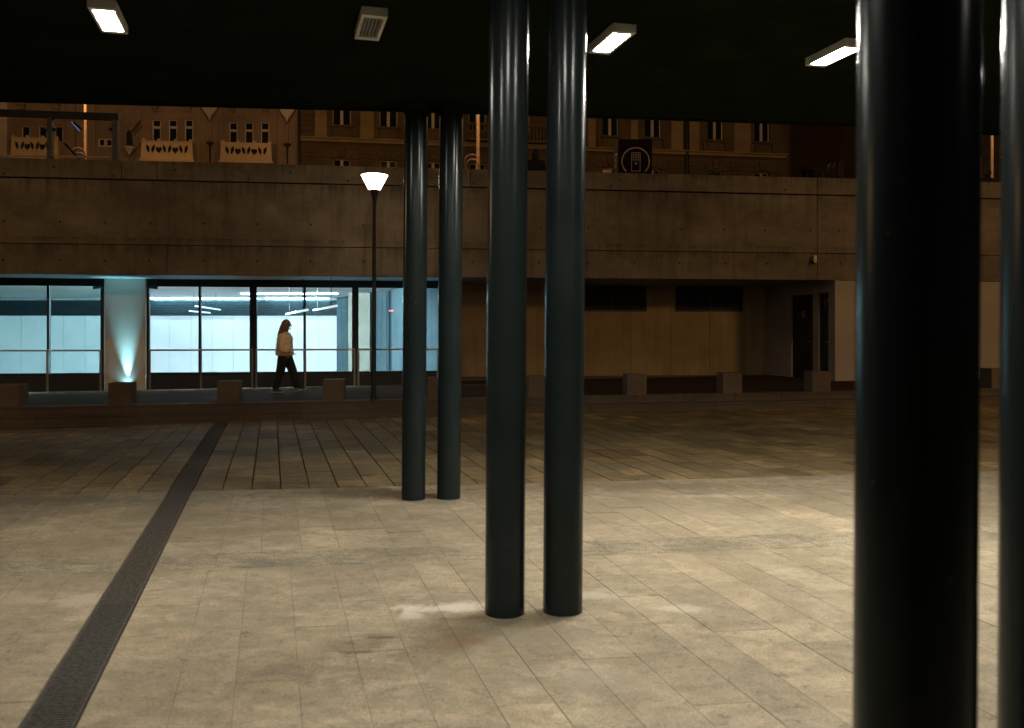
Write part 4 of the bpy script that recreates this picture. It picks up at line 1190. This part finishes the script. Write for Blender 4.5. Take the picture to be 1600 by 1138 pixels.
# balconies with baluster rails
for pa_, pb_ in ((728, 762), (806, 860)):
    ua, ub = gu(pa_), gu(pb_)
    m = MB(G.xf); m.box(ua, ub, -.9, -.002, Zc1 + .02, Zc1 + .2); m.box(ua, ub, -.9, -.72, Zsill + .2, Zsill + .34)
    bl = m.build('balustrade_balcony', M['house_stone'], st, G.xf((ua + ub) / 2, -.5, Zc1))
    n = int((ub - ua) / .24)
    for k in range(n):
        p = G.xf(ua + (k + .5) * (ub - ua) / n, -.81, Zc1 + .2)
        MB().lathe([(.05, 0), (.085, .22), (.045, .5), (.07, .72), (.07, Zsill + .2 - Zc1 - .2)], p, 8).build('baluster', M['house_stone'], bl)
m = MB(G.xf); m.tube([(gu(1072), -.14, 4.75), (gu(1072), -.14, 21.5)], [.14, .14], 12); m.build('drainpipe', M['black'], st)
m = MB(); c_ = Vector(G.xf(V1, 1.2, 0)); m.lathe([(1.2, 4.7), (1.2, 22.4)], (c_.x, c_.y, 0), 24); m.build('rounded_corner', M['house_stone'], st)
# dark house beyond
Hh = Frame(74.0, .18)
dk = thing('dark_house', 'dark red brown house beyond the sandstone corner', 'building', Hh.xf(Hh.u(1300), 0, 4.75))
holes, ww = [], []
for p in (1262, 1312, 1362, 1412, 1462):
    for z0 in (7.2, 13.0):
        uc = Hh.u(p); holes.append(rect(uc - .6, uc + .6, z0, z0 + 2.7)); ww.append((uc - .6, uc + .6, z0, z0 + 2.7))
plate('wall', rect(Hh.u(1215), Hh.u(1500), 4.7, 20), holes, .4, M['house_dark'], dk, Hh.xf)
m = MB(Hh.xf); m.box(Hh.u(1215), Hh.u(1500), .7, .85, 4.7, 19.9); m.build('inner_wall', M['hole'], dk)
for w in ww: house_window(dk, Hh.xf, *w, None, M['house_dark'], .09, True)
m = MB(Hh.xf); m.box(Hh.u(1215), Hh.u(1500), -.2, -.002, 12.0, 12.3); m.build('string_course', M['house_dark'], dk)
ch_ = thing('ochre_house', 'ochre house glimpsed between the two nearest columns', 'building', Hh.xf(Hh.u(1600), -6, 4.75))
holes = []
ww = []
for p in (1525, 1572, 1640, 1700):
    uc = Hh.u(p, -6); holes.append(rect(uc - .6, uc + .6, 13.6, 16.2)); ww.append((uc - .6, uc + .6, 13.6, 16.2))
hx6 = lambda u, v, z: Hh.xf(u, v - 6, z)
plate('wall', rect(Hh.u(1503, -6), Hh.u(1800, -6), 4.7, 20), holes, .4, M['house_stone'], ch_, hx6)
m = MB(hx6); m.box(Hh.u(1503, -6), Hh.u(1800, -6), .7, .8, 4.7, 19.9); m.build('inner_wall', M['hole'], ch_)
for w in ww: house_window(ch_, hx6, *w, None, M['win_frame'], .09, True)
m = MB(hx6)
z_ = 5.0
while z_ < 12.5:
    m.box(Hh.u(1503, -6), Hh.u(1800, -6), -.08, -.002, z_, z_ + .36); z_ += .42
tag(m.build('stone_course', M['house_pier'], ch_), kind='stuff')

# ---------------------------------------------------------------- people
def skin_mesh(name, chains, mat, parent, sub=2, scale=1.0):
    """chains: lists of (key or None, xyz, radius[, radius2]); equal keys weld. One continuous skinned surface."""
    verts, rad, edges, keys = [], [], [], {}
    for chn in chains:
        prev = None
        for item in chn:
            key, p, r = item[0], item[1], item[2]
            if key is not None and key in keys: i = keys[key]
            else:
                i = len(verts); verts.append(tuple(scale * c for c in p)); rad.append(r if isinstance(r, tuple) else (r, r))
                if key is not None: keys[key] = i
            if prev is not None: edges.append((prev, i))
            prev = i
    me = bpy.data.meshes.new(name); me.from_pydata(verts, edges, [])
    o = bpy.data.objects.new(name, me); COL.objects.link(o)
    o.modifiers.new('skin', 'SKIN'); sk = me.skin_vertices[0].data if me.skin_vertices else None
    if sk is None:
        bm = bmesh.new(); bm.from_mesh(me); bm.verts.layers.skin.verify(); bm.to_mesh(me); bm.free(); sk = me.skin_vertices[0].data
    for i, r in enumerate(rad):
        sk[i].radius = (r[0] * scale, r[1] * scale); sk[i].use_root = (i == 0)
    ss = o.modifiers.new('sub', 'SUBSURF'); ss.levels = sub; ss.render_levels = sub
    bpy.context.view_layer.update()
    ev = o.evaluated_get(bpy.context.evaluated_depsgraph_get())
    res = bpy.data.meshes.new_from_object(ev); res.name = name
    bpy.data.objects.remove(o)
    for p in res.polygons: p.use_smooth = True
    res.materials.clear(); res.materials.append(mat)
    r = bpy.data.objects.new(name, res)
    return link(r, parent)

# the walking woman, facing +x; y < 0 is the side towards the camera
wy = 20.86; wx = (445 - HX) / FPX * wy
wom = thing('person', 'woman with long hair in tan jacket and black trousers walking right past the windows', 'person', (wx, wy, zw(wx)))
def hand(chains, side, w, d):
    w = Vector(w)
def body_chains():
    c = [[('pel', (-.01, 0, .93), (.10, .12)), ('wai', (0, 0, 1.08), (.095, .11)), ('che', (.0, 0, 1.26), (.10, .135)), ('nek', (.025, 0, 1.40), .052), (None, (.045, 0, 1.47), .05), (None, (.065, 0, 1.555), (.085, .075)), (None, (.06, 0, 1.635), (.075, .068))]]
    # near arm (right), elbow bent, hand at the jacket pocket; far arm swings slightly back
    c.append([('che', 0, 0), (None, (-.005, -.165, 1.33), .052), (None, (-.035, -.20, 1.04), .042), (None, (.115, -.19, .965), .034), (None, (.175, -.175, .955), (.03, .018))])
    c.append([('che', 0, 0), (None, (.0, .165, 1.33), .052), (None, (-.03, .20, 1.05), .042), (None, (.09, .19, .93), .034), (None, (.15, .175, .91), (.03, .018))])
    # trailing leg (camera side) and leading leg
    c.append([('pel', 0, 0), (None, (-.015, -.09, .86), .088), (None, (-.085, -.085, .47), .058), (None, (-.215, -.08, .10), .040), (None, (-.20, -.08, .045), .042), (None, (-.07, -.085, .03), .032)])
    c.append([('pel', 0, 0), (None, (.015, .09, .86), .088), (None, (.165, .085, .49), .058), (None, (.265, .08, .12), .040), (None, (.28, .08, .055), .042), (None, (.41, .085, .085), .030)])
    return c
bodyo = skin_mesh('body', body_chains(), M['skin'], wom)
def add_fingers(o, base, dirv, up, side):
    """five separate fingers rooted in the palm, joined to the body mesh"""
    base, dirv, up = Vector(base), Vector(dirv).normalized(), Vector(up).normalized()
    lat = dirv.cross(up).normalized()
    bm = bmesh.new(); bm.from_mesh(o.data)
    for k, (off_, ln_) in enumerate(((-.027, .062), (-.009, .074), (.009, .070), (.026, .056))):
        p = base + lat * off_; pts = [p, p + dirv * ln_ * .5, p + dirv * ln_ * .85 - up * ln_ * .35]
        t = MB(); t.tube(pts, [.0085, .008, .006], 6)
        vs_ = [bm.verts.new(v) for v in t.v]
        for f in t.f: bm.faces.new([vs_[i] for i in f])
    p = base - dirv * .055 + up * .022
    t = MB(); t.tube([p, p + dirv * .035 + up * .022, p + dirv * .065 + up * .018], [.010, .0095, .007], 6)
    vs_ = [bm.verts.new(v) for v in t.v]
    for f in t.f: bm.faces.new([vs_[i] for i in f])
    bm.to_mesh(o.data); bm.free()
    for p in o.data.polygons: p.use_smooth = True
add_fingers(bodyo, (.185, -.172, .952), (1, .15, -.25), (0, -.2, 1), 1)
add_fingers(bodyo, (.165, .172, .905), (1, -.15, -.3), (0, .2, 1), -1)
off_w = Vector((wx, wy, zw(wx)))
def lw(*p): return tuple(Vector(p) + off_w)
# face
m = MB(); m.ball(lw(.150, 0, 1.555), .018, 8, 6, (1, .7, 1.5)); m.ball(lw(.145, 0, 1.512), .016, 8, 6, (.5, 1.4, .6)); m.ball(lw(.128, 0, 1.478), .026, 8, 6, (.8, .9, .8)); m.build('face_features', M['skin'], wom)
for sgn in (-1, 1):
    m = MB(); m.ball(lw(.132, sgn * .030, 1.575), .011, 8, 6); m.build('eye', M['hole'], wom)
    m = MB(); m.ball(lw(.055, sgn * .078, 1.555), .026, 8, 6, (.7, .35, 1.2)); m.build('ear', M['skin'], wom)
# hair: cap plus a long fall down the back
hair = [[('r', (.02, 0, 1.585), (.13, .12)), (None, (-.005, 0, 1.51), (.115, .12)), (None, (-.035, 0, 1.42), (.105, .12)), (None, (-.075, 0, 1.32), (.08, .115)), (None, (-.105, 0, 1.24), (.055, .09))]]
ho = skin_mesh('hair', hair, M['hair'], wom)
bm = bmesh.new(); bm.from_mesh(ho.data)
t = MB(); t.ball((.028, 0, 1.588), .112, 16, 12, (1.0, .93, 1.0))
vs_ = [bm.verts.new(v) for v in t.v]
for f in t.f: bm.faces.new([vs_[i] for i in f]).smooth = True
bm.to_mesh(ho.data); bm.free()
# jacket: boxy, with high collar and full sleeves
jk = [[(None, (-.005, 0, .835), (.20, .215)), ('b', (-.005, 0, .875), (.235, .235)), (None, (-.005, 0, .99), (.215, .23)), (None, (.002, 0, 1.12), (.195, .225)), ('c', (.005, 0, 1.25), (.17, .20)), (None, (.02, 0, 1.35), (.125, .145)), (None, (.045, 0, 1.425), (.105, .105))],
      [('c', 0, 0), (None, (-.0, -.19, 1.30), (.10, .09)), (None, (-.02, -.235, 1.16), (.10, .085)), (None, (-.035, -.24, 1.02), (.092, .08)), (None, (.06, -.235, .975), (.08, .07)), (None, (.15, -.215, .955), (.06, .055))],
      [('c', 0, 0), (None, (.0, .19, 1.30), (.10, .09)), (None, (-.03, .235, 1.06), (.09, .08)), (None, (.10, .20, .935), (.06, .055))]]
skin_mesh('jacket', jk, M['jacket'], wom)
tr = [[('p', (.0, 0, .90), (.12, .15)), (None, (-.025, -.09, .80), (.135, .12)), (None, (-.085, -.088, .47), .105), (None, (-.185, -.08, .14), (.092, .085)), (None, (-.205, -.08, .06), (.10, .09))],
      [('p', 0, 0), (None, (.04, .09, .80), (.135, .12)), (None, (.165, .085, .49), .105), (None, (.255, .08, .16), (.092, .085)), (None, (.272, .08, .09), (.10, .09))]]
skin_mesh('trousers', tr, M['trousers'], wom)
for nm, (hx, hz, tx, tz, yy) in (('a', (-.265, .045, -.045, .038, -.085)), ('b', (.235, .055, .455, .105, .083))):
    sh = skin_mesh('shoe', [[('h', (hx, yy, hz), (.042, .045)), (None, ((hx + tx) / 2 - .02, yy, (hz + tz) / 2 + .012), (.045, .042)), (None, (tx, yy, tz - .004), (.028, .038))]], M['shoe'], wom)
    m = MB()
    q0, q1 = lw(hx - .035, yy, hz - .045), lw(tx + .025, yy, tz - .038)
    m.hexa([(q0[0], q0[1] - .036, q0[2]), (q1[0], q1[1] - .036, q1[2]), (q1[0], q1[1] + .036, q1[2]), (q0[0], q0[1] + .036, q0[2])],
           [(q0[0], q0[1] - .036, q0[2] + .022), (q1[0], q1[1] - .036, q1[2] + .02), (q1[0], q1[1] + .036, q1[2] + .02), (q0[0], q0[1] + .036, q0[2] + .022)])
    m.build('sole', M['sole'], sh)

def bystander(px, py_top, Y, label, lean=0.0):
    """a person standing behind the parapet, seen from the back, in dark clothes"""
    x = (px - HX) / FPX * Y; ztop = CAM_H + (HY - py_top) * Y / FPX
    h = ztop - 4.75; s = max(.72, h / 1.72)
    t = thing('person', label, 'person', (x, Y, 4.75), 0, 'people in dark clothes behind the parapet')
    L = lean
    c = [[('pel', (0, L * -.1, .95), (.15, .12)), (None, (0, L * .05, 1.12), (.16, .12)), ('che', (0, L * .2, 1.30), (.25, .16)), ('nek', (0, L * .32, 1.44), .08), (None, (0, L * .36, 1.56), (.08, .09)), (None, (0, L * .38, 1.66), (.07, .08))]]
    for sg_ in (-1, 1):
        c.append([('che', 0, 0), (None, (sg_ * .20, L * .2, 1.38), .06), (None, (sg_ * .26, L * .2 - .08, 1.12), .05), (None, (sg_ * .18, L * .2 - .26, .98), .042), (None, (sg_ * .12, L * .2 - .32, .98), (.035, .02))])
        c.append([('pel', 0, 0), (None, (sg_ * .1, 0, .86), .1), (None, (sg_ * .11, .02, .48), .07), (None, (sg_ * .12, .03, .08), .05), (None, (sg_ * .13, -.12, .035), .035)])
    skin_mesh('body', c, M['coat_dark'], t, 2, s)
    m = MB(); m.ball((x, Y + s * (L * .37 + .01), 4.75 + s * 1.585), .118 * s, 14, 10, (.92, 1.0, 1.15)); m.build('hair', M['hat_dark'], t)
bystander(836, 231.5, 24.4, 'dark figure behind the parapet between the middle columns')
bystander(1296, 256, 25.2, 'dark leaning figure behind the parapet left of the nearest column', -.5)
bystander(1539, 265, 26.2, 'dark figure at the parapet between the two near columns', -.4)
# small round bush on the street edge
bx, bY = (1116.5 - HX) / FPX * 24.2, 24.2
bs = thing('potted_bush', 'small dark round bush peeping over the parapet near the drainpipe', 'plant', (bx, bY, 4.75))
MB().lathe([(.17, 0), (.22, .45), (.20, .5), (.05, .5)], (bx, bY, 4.75), 16).build('pot', M['pot'], bs)
MB().tube([(bx, bY, 5.2), (bx, bY, 5.75)], [.03, .02], 6).build('stem', M['hole'], bs)
lf = MB()
for k in range(420):
    d = Vector((random.gauss(0, 1), random.gauss(0, 1), random.gauss(0, 1))).normalized() * random.uniform(.05, .17)
    p = Vector((bx, bY, 5.84)) + d; a = Vector((random.gauss(0, 1), random.gauss(0, 1), random.gauss(0, 1))).normalized() * .03; b = a.orthogonal().normalized() * .02
    i = [lf.pt(q) for q in (p - a, p + b, p + a, p - b)]; lf.face(i)
lf.build('crown', M['leaf'], bs)
# pale boards leaning behind the parapet
for px, yt, w, lab in ((1303, 253, 5, 'pale narrow board standing behind the parapet, left one'), (1315.5, 250, 7, 'pale narrow board standing behind the parapet, right one')):
    Y = 25.9; x = (px - HX) / FPX * Y; hw_ = w * Y / FPX / 2; zt = CAM_H + (HY - yt) * Y / FPX
    m = MB(); m.hexa([(x - hw_, Y, 4.75), (x + hw_, Y, 4.75), (x + hw_, Y + .05, 4.75), (x - hw_, Y + .05, 4.75)], [(x - hw_, Y, zt - .05), (x + hw_, Y, zt), (x + hw_, Y + .05, zt), (x - hw_, Y + .05, zt - .05)])
    tag(m.build('board', M['house_dark'], None, (x, Y, 4.75)), lab, 'board')

# two unseen plaza lamp posts, added so that low light reaches in under the fascia
def added_plaza_lamp(x, y, h, energy, label):
    t = thing('lamp_post', label, 'street lamp', (x, y, gz(x, y)), 0, 'added lamp posts out of view round the plaza')
    z = gz(x, y)
    MB().tube([(x, y, z), (x, y, z + .9), (x, y, z + h)], [.055, .05, .036], 12).build('pole', M['post'], t)
    MB().lathe([(.06, 0), (.26, .06), (.27, .1), (.04, .14)], (x, y, z + h + .02), 20).build('lamp_head', M['post'], t)
    MB().lathe([(.05, -.05), (.2, 0), (.2, .01)], (x, y, z + h), 18).build('bulb', M['shade_lit'], t)
    ld = bpy.data.lights.new('added_lamp_bulb', 'POINT'); ld.energy = energy; ld.color = (1.0, .60, .26); ld.shadow_soft_size = .45
    lo = bpy.data.objects.new('lamp', ld); link(lo, t); lo.location = (0, 0, h - .25)
added_plaza_lamp(14.0, 12.0, 5.3, 1080, 'added unseen lamp post at the right side of the plaza, beyond the columns')
added_plaza_lamp(-14.5, 11.5, 5.0, 330, 'added unseen lamp post at the left side of the plaza, beyond the drain')
